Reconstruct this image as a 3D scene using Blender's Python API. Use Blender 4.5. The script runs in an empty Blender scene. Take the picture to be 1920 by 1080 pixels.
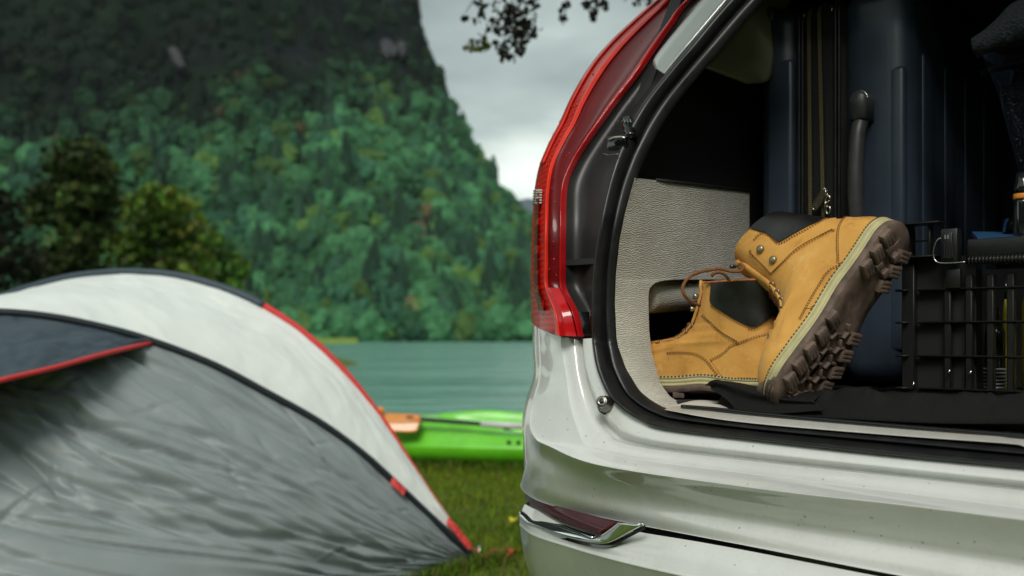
import bpy, bmesh, math, random
import numpy as np
from mathutils import Vector, Matrix, noise as mnoise

random.seed(7)
RNG = np.random.default_rng(7)
SC = bpy.context.scene
COL = SC.collection

# ------------------------------------------------------------------ camera
F = 1866.7            # focal length in photograph pixels (35 mm lens, 1920 px wide)
HOR = 633.0           # horizon row in the photograph
CAM = Vector((0.0, 0.0, 0.91))
cam_data = bpy.data.cameras.new("camera")
cam = bpy.data.objects.new("camera", cam_data)
COL.objects.link(cam)
SC.camera = cam
cam.location = CAM
cam.rotation_euler = (math.radians(90), 0, 0)
cam_data.lens = 35.0
cam_data.sensor_width = 36.0
cam_data.shift_y = (HOR - 540) / 1920.0
cam_data.clip_start = 0.05
cam_data.clip_end = 40000
cam_data.dof.use_dof = True
cam_data.dof.focus_distance = 1.56
cam_data.dof.aperture_fstop = 3.5
cam_data.dof.aperture_blades = 9

# ------------------------------------------------------------------ world: overcast sky
SUN_EL, SUN_AZ = math.radians(43), math.radians(-170)   # azimuth clockwise from +Y: behind the camera, to the left
world = bpy.data.worlds.new("World")
SC.world = world
world.use_nodes = True
wt = world.node_tree
wt.nodes.clear()
def wn(t, **kw):
    n = wt.nodes.new(t)
    for k, v in kw.items():
        setattr(n, k, v)
    return n
def wl(a, b):
    wt.links.new(a, b)
w_out = wn('ShaderNodeOutputWorld')
w_bg = wn('ShaderNodeBackground')
sky = wn('ShaderNodeTexSky', sky_type='NISHITA', sun_disc=False)
sky.sun_elevation = SUN_EL
sky.sun_rotation = SUN_AZ
tc = wn('ShaderNodeTexCoord')
sep = wn('ShaderNodeSeparateXYZ')
wl(tc.outputs['Generated'], sep.inputs[0])
zz = wn('ShaderNodeMath', operation='MAXIMUM'); zz.inputs[1].default_value = 0.0
wl(sep.outputs['Z'], zz.inputs[0])
za = wn('ShaderNodeMath', operation='ADD'); za.inputs[1].default_value = 0.16
wl(zz.outputs[0], za.inputs[0])
dx = wn('ShaderNodeMath', operation='DIVIDE'); wl(sep.outputs['X'], dx.inputs[0]); wl(za.outputs[0], dx.inputs[1])
dy = wn('ShaderNodeMath', operation='DIVIDE'); wl(sep.outputs['Y'], dy.inputs[0]); wl(za.outputs[0], dy.inputs[1])
cmb = wn('ShaderNodeCombineXYZ'); wl(dx.outputs[0], cmb.inputs[0]); wl(dy.outputs[0], cmb.inputs[1])
mp = wn('ShaderNodeMapping'); mp.inputs['Location'].default_value = (3.1, 0.75, 0.0)
wl(cmb.outputs[0], mp.inputs[0])
nz = wn('ShaderNodeTexNoise'); nz.inputs['Scale'].default_value = 0.9
nz.inputs['Detail'].default_value = 5; nz.inputs['Roughness'].default_value = 0.55
wl(mp.outputs[0], nz.inputs['Vector'])
# cloud deck: thinner and brighter towards the horizon all round
hz = wn('ShaderNodeMapRange'); hz.inputs[1].default_value = 0.155; hz.inputs[2].default_value = 0.25
hz.inputs[3].default_value = 0.26; hz.inputs[4].default_value = -0.02
wl(sep.outputs['Z'], hz.inputs[0])
sm = wn('ShaderNodeMath', operation='ADD'); wl(nz.outputs['Fac'], sm.inputs[0]); wl(hz.outputs[0], sm.inputs[1])
cr = wn('ShaderNodeValToRGB')
cr.color_ramp.elements[0].position = 0.36; cr.color_ramp.elements[0].color = (0.132, 0.158, 0.150, 1)
cr.color_ramp.elements[1].position = 0.72; cr.color_ramp.elements[1].color = (0.60, 0.645, 0.585, 1)
e = cr.color_ramp.elements.new(0.54); e.color = (0.25, 0.292, 0.268, 1)
wl(sm.outputs[0], cr.inputs[0])
sks = wn('ShaderNodeVectorMath', operation='SCALE'); sks.inputs['Scale'].default_value = 0.10
wl(sky.outputs[0], sks.inputs[0])
mx = wn('ShaderNodeMix', data_type='RGBA'); mx.inputs[0].default_value = 0.94
wl(sks.outputs[0], mx.inputs[6]); wl(cr.outputs[0], mx.inputs[7])
wl(mx.outputs[2], w_bg.inputs['Color'])
w_bg.inputs['Strength'].default_value = 0.98
wl(w_bg.outputs[0], w_out.inputs['Surface'])

# ------------------------------------------------------------------ sun (soft, through cloud)
sd = bpy.data.lights.new("sun", 'SUN')
sd.energy = 1.15
sd.angle = math.radians(24)
sd.color = (1.0, 0.96, 0.90)
sun = bpy.data.objects.new("sun", sd)
COL.objects.link(sun)
sv = Vector((math.sin(SUN_AZ) * math.cos(SUN_EL), math.cos(SUN_AZ) * math.cos(SUN_EL), math.sin(SUN_EL)))
sun.rotation_euler = sv.to_track_quat('Z', 'Y').to_euler()
sun.location = sv * 30

SC.view_settings.view_transform = 'Standard'
SC.view_settings.look = 'None'
SC.view_settings.exposure = 1.05
SC.view_settings.gamma = 1.0
SC.view_settings.use_curve_mapping = False
SC.cycles.use_denoising = True
SC.cycles.max_bounces = 6
SC.cycles.diffuse_bounces = 3
SC.cycles.glossy_bounces = 3
SC.cycles.transmission_bounces = 4
SC.cycles.volume_bounces = 0
SC.cycles.caustics_reflective = False
SC.cycles.caustics_refractive = False
SC.cycles.sample_clamp_indirect = 4

# ------------------------------------------------------------------ helpers
def ray(px, py):
    return Vector(((px - 960) / F, 1.0, (HOR - py) / F))
TH = math.radians(42)                      # the car's length points 42 degrees to the right of the view
EX = Vector((math.cos(TH), -math.sin(TH), 0))
EY = Vector((math.sin(TH), math.cos(TH), 0))
O = Vector((0.273, 1.5, 0))                # a point of the load sill
CC = Vector(((CAM - O).dot(EX), (CAM - O).dot(EY), CAM.z))
def car(x, y, z):
    return O + EX * x + EY * y + Vector((0, 0, z))
def cdir(v):
    return v.dot(EX), v.dot(EY)
def Pd(px, py, d):
    return CAM + ray(px, py) * d
def Py(px, py, yc):
    r = ray(px, py); s = (yc - CC.y) / r.dot(EY)
    return CAM + r * s
def Px(px, py, xc):
    r = ray(px, py); s = (xc - CC.x) / r.dot(EX)
    return CAM + r * s
def Pz(px, py, z):
    r = ray(px, py); s = (z - CAM.z) / r.z
    return CAM + r * s
def rake(z):
    return 0.72 * max(0.0, z - 1.08) ** 1.3
def Pr(px, py, yc, k=1.0):
    y = yc
    for _ in range(6):
        p = Py(px, py, y); y = yc + k * rake(p.z)
    return p

def link(o, parent=None):
    COL.objects.link(o)
    if parent is not None:
        o.parent = parent
        o.matrix_parent_inverse = inv_world(parent)
    return o
WORLD_M = {}
def inv_world(p):
    return WORLD_M.get(p.name, Matrix.Identity(4)).inverted()
def tag(o, label=None, cat=None, group=None, kind=None):
    if label: o['label'] = label
    if cat: o['category'] = cat
    if group: o['group'] = group
    if kind: o['kind'] = kind
    return o
def empty(name, loc, label=None, cat=None, group=None):
    o = bpy.data.objects.new(name, None)
    o.empty_display_size = 0.05
    o.location = loc
    COL.objects.link(o)
    WORLD_M[o.name] = Matrix.Translation(Vector(loc))
    return tag(o, label, cat, group)
def mobj(name, V, Fc, mat, parent=None, smooth=True, mi=None):
    me = bpy.data.meshes.new(name)
    me.from_pydata([tuple(v) for v in V], [], [tuple(int(i) for i in f) for f in Fc])
    me.update()
    if smooth:
        me.polygons.foreach_set('use_smooth', [True] * len(me.polygons))
    if mat is not None:
        me.materials.append(mat)
    o = bpy.data.objects.new(name, me)
    return link(o, parent)
def fast_mesh(name, V, Q, mat, parent=None, smooth=False, colors=None):
    """numpy verts (n,3) and faces (m,k) -> object"""
    me = bpy.data.meshes.new(name)
    V = np.ascontiguousarray(V, dtype=np.float32); Q = np.ascontiguousarray(Q, dtype=np.int32)
    k = Q.shape[1]
    me.vertices.add(len(V)); me.vertices.foreach_set('co', V.ravel())
    me.loops.add(Q.size); me.loops.foreach_set('vertex_index', Q.ravel())
    me.polygons.add(len(Q))
    me.polygons.foreach_set('loop_start', np.arange(0, Q.size, k, dtype=np.int32))
    me.polygons.foreach_set('use_smooth', np.full(len(Q), smooth, dtype=bool))
    me.update(calc_edges=True)
    me.validate()
    if colors is not None:
        at = me.color_attributes.new('col', 'FLOAT_COLOR', 'POINT')
        c = np.ones((len(V), 4), dtype=np.float32); c[:, :3] = colors
        at.data.foreach_set('color', c.ravel())
    if mat is not None:
        me.materials.append(mat)
    o = bpy.data.objects.new(name, me)
    return link(o, parent)
def bm_obj(name, bm, mat, parent=None, smooth=False):
    me = bpy.data.meshes.new(name)
    bm.to_mesh(me); bm.free()
    if smooth:
        me.polygons.foreach_set('use_smooth', [True] * len(me.polygons))
    if mat is not None:
        me.materials.append(mat)
    o = bpy.data.objects.new(name, me)
    return link(o, parent)
def autosmooth(o, ang=35):
    me = o.data
    me.polygons.foreach_set('use_smooth', [True] * len(me.polygons))
    try:
        me.set_sharp_from_angle(angle=math.radians(ang))
    except Exception:
        pass
    return o
def crom(pts, k=8):
    """Catmull-Rom through pts, k steps per span"""
    P = np.array([tuple(p) for p in pts], dtype=float)
    n = len(P)
    Q = np.vstack([2 * P[0] - P[1], P, 2 * P[-1] - P[-2]])
    out = []
    for i in range(n - 1):
        p0, p1, p2, p3 = Q[i:i + 4]
        for j in range(k):
            t = j / k
            out.append(0.5 * ((2 * p1) + (-p0 + p2) * t + (2 * p0 - 5 * p1 + 4 * p2 - p3) * t * t + (-p0 + 3 * p1 - 3 * p2 + p3) * t ** 3))
    out.append(P[-1])
    return np.array(out)
def resample(P, n):
    P = np.asarray(P, dtype=float)
    d = np.r_[0, np.cumsum(np.linalg.norm(np.diff(P, axis=0), axis=1))]
    t = np.linspace(0, d[-1], n)
    return np.stack([np.interp(t, d, P[:, i]) for i in range(P.shape[1])], 1)
def grid_faces(nu, nv, cu=False, cv=False):
    fs = []
    for i in range(nu if cu else nu - 1):
        for j in range(nv if cv else nv - 1):
            a = i * nv + j; b = i * nv + (j + 1) % nv
            c = ((i + 1) % nu) * nv + (j + 1) % nv; d = ((i + 1) % nu) * nv + j
            fs.append((a, b, c, d))
    return fs
def loft_grid(rails, k=8, m=6, smooth_across=True):
    """rails: lists of matched 3D stations -> array (n_along, n_across, 3)"""
    R = [crom(r, k) for r in rails]
    A = np.array(R)                    # rails, along, 3
    cols = []
    for i in range(A.shape[1]):
        line = A[:, i]
        if smooth_across and len(line) > 2:
            cols.append(crom(line, m))
        else:
            seg = []
            for a, b in zip(line[:-1], line[1:]):
                for j in range(m):
                    seg.append(a + (b - a) * j / m)
            seg.append(line[-1]); cols.append(np.array(seg))
    return np.array(cols)
def grid_obj(name, G, mat, parent=None, flip=False, thick=0.0, smooth=True, off=-1):
    n, m = G.shape[:2]
    fs = grid_faces(n, m)
    if flip:
        fs = [f[::-1] for f in fs]
    o = mobj(name, G.reshape(-1, 3), fs, mat, parent, smooth)
    if thick:
        md = o.modifiers.new('thickness', 'SOLIDIFY'); md.thickness = thick; md.offset = off
    return o
def loft(name, rails, mat, parent=None, k=8, m=6, smooth_across=True, flip=False, thick=0.0, off=-1):
    return grid_obj(name, loft_grid(rails, k, m, smooth_across), mat, parent, flip, thick, True, off)
def tube_vf(path, r, n=8, closed=False, caps=True, flat=1.0):
    P = [Vector(p) for p in path]
    N = len(P)
    rr = r if hasattr(r, '__len__') else [r] * N
    V, Fc = [], []
    up = None
    for i, p in enumerate(P):
        if closed:
            t = (P[(i + 1) % N] - P[i - 1])
        else:
            t = P[min(i + 1, N - 1)] - P[max(i - 1, 0)]
        if t.length < 1e-9: t = Vector((0, 0, 1))
        t.normalize()
        if up is None:
            up = Vector((0, 0, 1)) if abs(t.z) < 0.9 else Vector((1, 0, 0))
        a = (up - t * up.dot(t))
        if a.length < 1e-6: a = t.orthogonal()
        a.normalize(); b = t.cross(a); up = a
        for j in range(n):
            th = 2 * math.pi * j / n
            V.append(p + (a * math.cos(th) * flat + b * math.sin(th)) * rr[i])
    for i in range(N if closed else N - 1):
        for j in range(n):
            i2 = (i + 1) % N
            Fc.append((i * n + j, i * n + (j + 1) % n, i2 * n + (j + 1) % n, i2 * n + j))
    if caps and not closed:
        Fc.append(tuple(range(n))[::-1]); Fc.append(tuple((N - 1) * n + j for j in range(n)))
    return V, Fc
def tube(name, path, r, mat, parent=None, n=8, closed=False, flat=1.0):
    V, Fc = tube_vf(path, r, n, closed, True, flat)
    return mobj(name, V, Fc, mat, parent, True)
class MB:
    def __init__(s): s.V = []; s.F = []
    def add(s, V, Fc):
        o = len(s.V); s.V += [tuple(v) for v in V]; s.F += [tuple(i + o for i in f) for f in Fc]; return s
    def tube(s, path, r, n=6, closed=False, flat=1.0): return s.add(*tube_vf(path, r, n, closed, True, flat))
    def obox(s, c, a, b, d):
        c, a, b, d = map(Vector, (c, a, b, d))
        V = [c + a * i + b * j + d * k for i in (-1, 1) for j in (-1, 1) for k in (-1, 1)]
        s.add(V, [(0, 1, 3, 2), (4, 6, 7, 5), (0, 4, 5, 1), (2, 3, 7, 6), (0, 2, 6, 4), (1, 5, 7, 3)]); return s
    def build(s, name, mat, parent=None, smooth=False): return mobj(name, s.V, s.F, mat, parent, smooth)
def obox(name, c, a, b, d, mat, parent=None, bevel=0.0, seg=2):
    """box with centre c and half axes a, b, d, bevelled"""
    bm = bmesh.new()
    m = MB().obox(c, a, b, d)
    vs = [bm.verts.new(v) for v in m.V]
    for f in m.F: bm.faces.new([vs[i] for i in f])
    bmesh.ops.recalc_face_normals(bm, faces=bm.faces)
    if bevel:
        bmesh.ops.bevel(bm, geom=list(bm.edges), offset=bevel, segments=seg, affect='EDGES', profile=0.5, clamp_overlap=True)
    o = bm_obj(name, bm, mat, parent, False)
    return autosmooth(o, 40)
def cbox(name, x0, x1, y0, y1, z0, z1, mat, parent=None, bevel=0.0, seg=2):
    """box aligned with the car"""
    return obox(name, car((x0 + x1) / 2, (y0 + y1) / 2, (z0 + z1) / 2), EX * (abs(x1 - x0) / 2), EY * (abs(y1 - y0) / 2), Vector((0, 0, abs(z1 - z0) / 2)), mat, parent, bevel, seg)

# vectorised value noise
_PERM = RNG.random((64, 64, 64)).astype(np.float32)
def vnoise(x, y, z=0.0):
    x, y, z = np.broadcast_arrays(np.asarray(x, float), np.asarray(y, float), np.asarray(z, float))
    xi, yi, zi = np.floor(x).astype(int), np.floor(y).astype(int), np.floor(z).astype(int)
    fx, fy, fz = x - xi, y - yi, z - zi
    fx = fx * fx * (3 - 2 * fx); fy = fy * fy * (3 - 2 * fy); fz = fz * fz * (3 - 2 * fz)
    r = 0
    for a in (0, 1):
        for b in (0, 1):
            for c in (0, 1):
                wgt = (fx if a else 1 - fx) * (fy if b else 1 - fy) * (fz if c else 1 - fz)
                r = r + wgt * _PERM[(xi + a) % 64, (yi + b) % 64, (zi + c) % 64]
    return r * 2 - 1
def fbm(x, y, z=0.0, o=4, g=0.5):
    r = 0; a = 1; t = 0
    for i in range(o):
        r = r + a * vnoise(x * 2 ** i + 17 * i, y * 2 ** i + 5 * i, np.asarray(z) * 2 ** i + 3 * i); t += a; a *= g
    return r / t
def sstep(a, b, x):
    t = np.clip((np.asarray(x, float) - a) / (b - a), 0, 1)
    return t * t * (3 - 2 * t)
# ------------------------------------------------------------------ materials
class NT:
    def __init__(s, name):
        s.m = bpy.data.materials.new(name); s.m.use_nodes = True
        s.t = s.m.node_tree; s.b = s.t.nodes['Principled BSDF']
        s.tc = s.t.nodes.new('ShaderNodeTexCoord')
    def n(s, t, **kw):
        n = s.t.nodes.new(t)
        for k, v in kw.items():
            if k.startswith('i_'):
                n.inputs[k[2:].replace('_', ' ')].default_value = v
            else:
                setattr(n, k, v)
        return n
    def l(s, a, b): s.t.links.new(a, b)
    def noise(s, scale, detail=3, rough=0.5, coord='Object', stretch=None, dist=0.0):
        n = s.n('ShaderNodeTexNoise', i_Scale=scale, i_Detail=detail, i_Roughness=rough, i_Distortion=dist)
        src = s.tc.outputs[coord]
        if stretch:
            mpn = s.n('ShaderNodeMapping'); mpn.inputs['Scale'].default_value = stretch
            s.l(src, mpn.inputs[0]); src = mpn.outputs[0]
        s.l(src, n.inputs['Vector']); return n.outputs['Fac']
    def ramp(s, fac, stops):
        r = s.n('ShaderNodeValToRGB')
        el = r.color_ramp.elements
        while len(el) < len(stops): el.new(0.5)
        for e, (p, c) in zip(el, stops):
            e.position = p; e.color = (c if len(c) == 4 else (*c, 1))
        s.l(fac, r.inputs[0]); return r.outputs[0]
    def mix(s, fac, a, b, mode='MIX'):
        m = s.n('ShaderNodeMix', data_type='RGBA', blend_type=mode)
        for sock, v in ((m.inputs[0], fac), (m.inputs[6], a), (m.inputs[7], b)):
            if hasattr(v, 'is_linked') or hasattr(v, 'links'): s.l(v, sock)
            elif isinstance(v, (int, float)): sock.default_value = v
            else: sock.default_value = (*v, 1) if len(v) == 3 else v
        return m.outputs[2]
    def bump(s, h, strength=0.3, dist=0.002, normal=None):
        b = s.n('ShaderNodeBump', i_Strength=strength, i_Distance=dist)
        s.l(h, b.inputs['Height'])
        if normal is not None: s.l(normal, b.inputs['Normal'])
        s.l(b.outputs[0], s.b.inputs['Normal']); return b.outputs[0]
    def set(s, **kw):
        for k, v in kw.items():
            sock = s.b.inputs[k.replace('_', ' ')]
            if hasattr(v, 'links'): s.l(v, sock)
            elif isinstance(v, tuple): sock.default_value = (*v, 1) if len(v) == 3 else v
            else: sock.default_value = v
        return s
M = {}
def simple(name, col, rough=0.5, metal=0.0, coat=0.0, coat_rough=0.05, spec=0.5, var=0.0, vscale=20, bump=0.0, bscale=300, bdist=0.001):
    t = NT(name)
    if var:
        f = t.noise(vscale, 4, 0.6)
        t.set(Base_Color=t.ramp(f, [(0.3, tuple(c * (1 - var) for c in col)), (0.7, tuple(min(1, c * (1 + var)) for c in col))]))
    else:
        t.set(Base_Color=col)
    t.set(Roughness=rough, Metallic=metal, Coat_Weight=coat, Coat_Roughness=coat_rough, Specular_IOR_Level=spec)
    if bump:
        t.bump(t.noise(bscale, 2), bump, bdist)
    M[name] = t.m
    return t.m

# white car paint with road dust and specks of dirt
t = NT('white_paint')
dust = t.noise(7, 6, 0.65, stretch=(1, 1, 0.35))
base = t.ramp(dust, [(0.35, (0.70, 0.72, 0.695)), (0.60, (0.65, 0.665, 0.635)), (0.75, (0.54, 0.53, 0.475)), (0.88, (0.40, 0.375, 0.31))])
grime = t.noise(140, 3, 0.7)
base = t.mix(0.3, base, t.ramp(grime, [(0.30, (0.80, 0.77, 0.70)), (0.45, (1.0, 1.0, 1.0))]), 'MULTIPLY')
streak = t.noise(26, 4, 0.6, stretch=(1, 1, 0.10))
base = t.mix(0.20, base, t.ramp(streak, [(0.30, (0.80, 0.78, 0.72)), (0.5, (1.0, 1.0, 1.0))]), 'MULTIPLY')
vb = t.n('ShaderNodeTexVoronoi', i_Scale=17.0, i_Randomness=1.0); t.l(t.tc.outputs['Object'], vb.inputs['Vector'])
blob = t.n('ShaderNodeMath', operation='LESS_THAN'); blob.inputs[1].default_value = 0.045; t.l(vb.outputs['Distance'], blob.inputs[0])
blm = t.n('ShaderNodeMath', operation='MULTIPLY'); blm.inputs[1].default_value = 0.55; t.l(blob.outputs[0], blm.inputs[0])
base = t.mix(blm.outputs[0], base, (0.22, 0.19, 0.14))
vor = t.n('ShaderNodeTexVoronoi', i_Scale=75.0, i_Randomness=1.0)
t.l(t.tc.outputs['Object'], vor.inputs['Vector'])
spk = t.n('ShaderNodeMath', operation='LESS_THAN'); spk.inputs[1].default_value = 0.11
t.l(vor.outputs['Distance'], spk.inputs[0])
sel = t.n('ShaderNodeSeparateColor'); t.l(vor.outputs['Color'], sel.inputs[0])
sel2 = t.n('ShaderNodeMath', operation='GREATER_THAN'); sel2.inputs[1].default_value = 0.80
t.l(sel.outputs[0], sel2.inputs[0])
spm = t.n('ShaderNodeMath', operation='MULTIPLY'); t.l(spk.outputs[0], spm.inputs[0]); t.l(sel2.outputs[0], spm.inputs[1])
spm2 = t.n('ShaderNodeMath', operation='MULTIPLY'); spm2.inputs[1].default_value = 0.75; t.l(spm.outputs[0], spm2.inputs[0])
t.set(Base_Color=t.mix(spm2.outputs[0], base, (0.16, 0.145, 0.115)), Roughness=0.28, Coat_Weight=1.0, Coat_Roughness=0.03, Coat_IOR=1.6)
M['white_paint'] = t.m

simple('shaded_gutter_paint', (0.30, 0.33, 0.31), 0.3, coat=1.0, var=0.05)  # white body paint with its shade put into a grey base
simple('black_plastic', (0.013, 0.014, 0.014), 0.42, var=0.3, vscale=60, bump=0.15, bscale=900, bdist=0.0006)
simple('gloss_black', (0.006, 0.006, 0.007), 0.12, coat=0.6)
simple('trim_plastic', (0.016, 0.016, 0.015), 0.6, bump=0.2, bscale=800, bdist=0.0006)
t = NT('rear_plastic')
f = t.noise(9, 5, 0.6)
t.set(Base_Color=t.ramp(f, [(0.3, (0.011, 0.011, 0.011)), (0.75, (0.032, 0.031, 0.029))]), Roughness=0.42)
t.bump(t.noise(700, 2), 0.15, 0.0006)
M['rear_plastic'] = t.m
t = NT('rubber')
f = t.noise(30, 4, 0.6)
t.set(Base_Color=t.ramp(f, [(0.3, (0.008, 0.0085, 0.009)), (0.8, (0.019, 0.019, 0.0195))]), Roughness=t.ramp(f, [(0.3, (0.30,) * 3), (0.8, (0.48,) * 3)]), Specular_IOR_Level=0.45)
t.bump(t.noise(500, 2), 0.12, 0.0005)
M['rubber'] = t.m
simple('chrome', (0.80, 0.82, 0.82), 0.06, metal=1.0, var=0.06, vscale=30)
simple('steel', (0.55, 0.55, 0.52), 0.28, metal=1.0, var=0.15, vscale=60)
simple('dark_steel', (0.20, 0.19, 0.17), 0.4, metal=1.0, var=0.3, vscale=120)
simple('sill_metal', (0.62, 0.60, 0.55), 0.33, metal=0.35, var=0.08, vscale=40)
# tail lamp plastics
def lampmat(name, col, rough=0.12, ridges=None, coat=1.0):
    t = NT(name)
    c = col
    if ridges:
        w = t.n('ShaderNodeTexWave', i_Scale=ridges, i_Distortion=1.2, i_Detail=2.0)
        w.bands_direction = 'Z'
        t.l(t.tc.outputs['Object'], w.inputs['Vector'])
        nn = t.noise(60, 3, 0.6)
        mixf = t.n('ShaderNodeMath', operation='MULTIPLY'); t.l(w.outputs['Fac'], mixf.inputs[0]); t.l(nn, mixf.inputs[1])
        t.set(Base_Color=t.ramp(mixf.outputs[0], [(0.05, tuple(x * 0.55 for x in col)), (0.5, col)]))
    else:
        f = t.noise(25, 3)
        t.set(Base_Color=t.ramp(f, [(0.3, tuple(x * 0.75 for x in col)), (0.7, col)]))
    t.set(Roughness=rough, Coat_Weight=coat, Coat_Roughness=0.05, Specular_IOR_Level=0.18)
    M[name] = t.m
lampmat('lamp_bright', (0.85, 0.034, 0.014), 0.25, None, .35)
lampmat('lamp_ridged', (0.72, 0.020, 0.009), 0.3, 30, .15)
lampmat('lamp_red', (0.56, 0.009, 0.012), 0.16, None, .7)
lampmat('lamp_dark', (0.150, 0.004, 0.006), 0.30, None, .2)
lampmat('reflector_red', (0.060, 0.004, 0.009), 0.25, None, .3)
simple('clear_lens', (0.62, 0.56, 0.54), 0.15, coat=1.0)
# carpet: short pile brushed in fine rows
t = NT('carpet')
w = t.n('ShaderNodeTexWave', i_Scale=92.0, i_Distortion=11.0, i_Detail=3.0)
w.inputs['Detail Scale'].default_value = 0.9
w.bands_direction = 'Z'; t.l(t.tc.outputs['Object'], w.inputs['Vector'])
fib = t.noise(430, 3, 0.75, stretch=(0.55, 0.55, 1.7)); blot = t.noise(14, 4, 0.6)
c1 = t.ramp(blot, [(0.3, (0.52, 0.50, 0.43)), (0.7, (0.66, 0.64, 0.56))])
c2 = t.mix(0.55, c1, t.ramp(fib, [(0.3, (0.45, 0.45, 0.45)), (0.75, (1.15, 1.12, 1.06))]), 'MULTIPLY')
c3 = t.mix(0.22, c2, t.ramp(w.outputs['Fac'], [(0.1, (0.55, 0.52, 0.46)), (0.6, (1.1, 1.1, 1.1))]), 'MULTIPLY')
t.set(Base_Color=c3, Roughness=0.95, Specular_IOR_Level=0.1, Sheen_Weight=0.3)
hs = t.n('ShaderNodeMath', operation='ADD'); t.l(fib, hs.inputs[0]); t.l(w.outputs['Fac'], hs.inputs[1])
t.bump(hs.outputs[0], 0.55, 0.0022)
M['carpet'] = t.m
simple('beige_trim', (0.24, 0.225, 0.15), 0.7, var=0.06, bump=0.15, bscale=700)
simple('sill_trim', (0.55, 0.53, 0.46), 0.75, var=0.06)
simple('floor_carpet', (0.018, 0.017, 0.016), 0.95, var=0.3, vscale=200, bump=0.4, bscale=700)
# black woven sheet, slightly shiny
t = NT('black_cloth')
f = t.noise(900, 2, 0.7); g = t.noise(12, 4, 0.6)
ck = t.n('ShaderNodeTexWave', i_Scale=420.0, i_Distortion=1.5); ck.bands_direction = 'DIAGONAL'
t.l(t.tc.outputs['Object'], ck.inputs['Vector'])
t.set(Base_Color=t.ramp(f, [(0.35, (0.0035, 0.0035, 0.0035)), (0.62, (0.010, 0.010, 0.0095)), (0.80, (0.060, 0.056, 0.050))]), Roughness=0.7, Specular_IOR_Level=0.25)
t.bump(ck.outputs['Fac'], 0.4, 0.0008)
M['black_cloth'] = t.m
# boots
t = NT('nubuck')
f = t.noise(15, 7, 0.62, dist=0.8); g = t.noise(6, 3, 0.5); h = t.noise(160, 3, 0.6)
c1 = t.ramp(f, [(0.26, (0.41, 0.172, 0.032)), (0.42, (0.66, 0.335, 0.072)), (0.62, (0.71, 0.380, 0.092)), (0.78, (0.78, 0.49, 0.17))])
c2 = t.mix(0.35, c1, t.ramp(g, [(0.3, (0.62, 0.55, 0.45)), (0.65, (1.12, 1.1, 1.06))]), 'MULTIPLY')
sc1 = t.noise(38, 6, 0.7, dist=1.5)
c2 = t.mix(t.ramp(sc1, [(0.60, (0, 0, 0)), (0.74, (0.55, 0.55, 0.55))]), c2, (0.78, 0.58, 0.30))
st1 = t.noise(9, 5, 0.65)
c2 = t.mix(t.ramp(st1, [(0.30, (0.7, 0.7, 0.7)), (0.44, (0, 0, 0))]), c2, (0.33, 0.150, 0.030))
t.set(Base_Color=c2, Roughness=0.70, Sheen_Weight=0.08, Specular_IOR_Level=0.3)
hb = t.n('ShaderNodeMath', operation='MULTIPLY_ADD'); hb.inputs[1].default_value = 2.0; t.l(f, hb.inputs[0]); t.l(h, hb.inputs[2])
t.bump(hb.outputs[0], 0.35, 0.0016)
M['nubuck'] = t.m
t = NT('black_leather')
v = t.n('ShaderNodeTexVoronoi', i_Scale=420.0); t.l(t.tc.outputs['Object'], v.inputs['Vector'])
f = t.noise(22, 5, 0.6)
t.set(Base_Color=t.ramp(f, [(0.3, (0.006, 0.006, 0.006)), (0.8, (0.016, 0.0155, 0.0145))]), Roughness=t.ramp(f, [(0.3, (0.26,) * 3), (0.75, (0.46,) * 3)]), Specular_IOR_Level=0.7)
t.bump(v.outputs['Distance'], 0.18, 0.0006)
M['black_leather'] = t.m
simple('lining_orange', (0.46, 0.15, 0.035), 0.85, var=0.4, vscale=260, bump=0.8, bscale=330, bdist=0.002)
simple('welt_cream', (0.50, 0.455, 0.235), 0.6, var=0.12, vscale=50, bump=0.15, bscale=400)
simple('outsole_brown', (0.130, 0.088, 0.066), 0.7, var=0.5, vscale=38, bump=0.25, bscale=260, bdist=0.0008)
simple('stitch_dark', (0.235, 0.115, 0.034), 0.8)
simple('stitch_tan', (0.36, 0.20, 0.075), 0.8)
simple('welt_thread', (0.085, 0.055, 0.025), 0.8)
simple('lace_brown', (0.20, 0.078, 0.022), 0.85, var=0.3, vscale=350, bump=0.6, bscale=600, bdist=0.001)
simple('brass_old', (0.33, 0.30, 0.20), 0.42, metal=0.85, var=0.2, vscale=200)
# luggage
simple('suitcase_shell', (0.035, 0.050, 0.073), 0.34, var=0.15, vscale=14, bump=0.12, bscale=500, bdist=0.0005)
simple('suitcase_pad', (0.055, 0.056, 0.058), 0.4, var=0.2, vscale=60)
simple('zip_tape', (0.008, 0.008, 0.008), 0.8, bump=0.4, bscale=900)
simple('zip_teeth', (0.40, 0.33, 0.17), 0.4, metal=0.5)
simple('zip_steel', (0.62, 0.58, 0.46), 0.22, metal=1.0)
simple('silver_edge', (0.62, 0.60, 0.55), 0.25, metal=1.0)
simple('crate_black', (0.010, 0.010, 0.010), 0.38, var=0.2, vscale=60)
simple('crate_panel', (0.009, 0.009, 0.009), 0.55)
simple('yellow_label', (0.48, 0.43, 0.02), 0.5, var=0.1)
simple('grey_cap', (0.18, 0.18, 0.17), 0.5)
simple('ribbed_white', (0.45, 0.47, 0.47), 0.5)
simple('blue_plastic', (0.035, 0.11, 0.24), 0.35, coat=0.3)
simple('bottle_dark', (0.010, 0.011, 0.013), 0.15, coat=0.5)
simple('orange_ring', (0.75, 0.26, 0.03), 0.4)
simple('towel', (0.016, 0.022, 0.030), 0.95, var=0.4, vscale=120, bump=1.0, bscale=240, bdist=0.006)
t = NT('clear_box'); t.set(Base_Color=(0.80, 0.86, 0.92), Roughness=0.08, Transmission_Weight=1.0, IOR=1.12); M['clear_box'] = t.m
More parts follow.
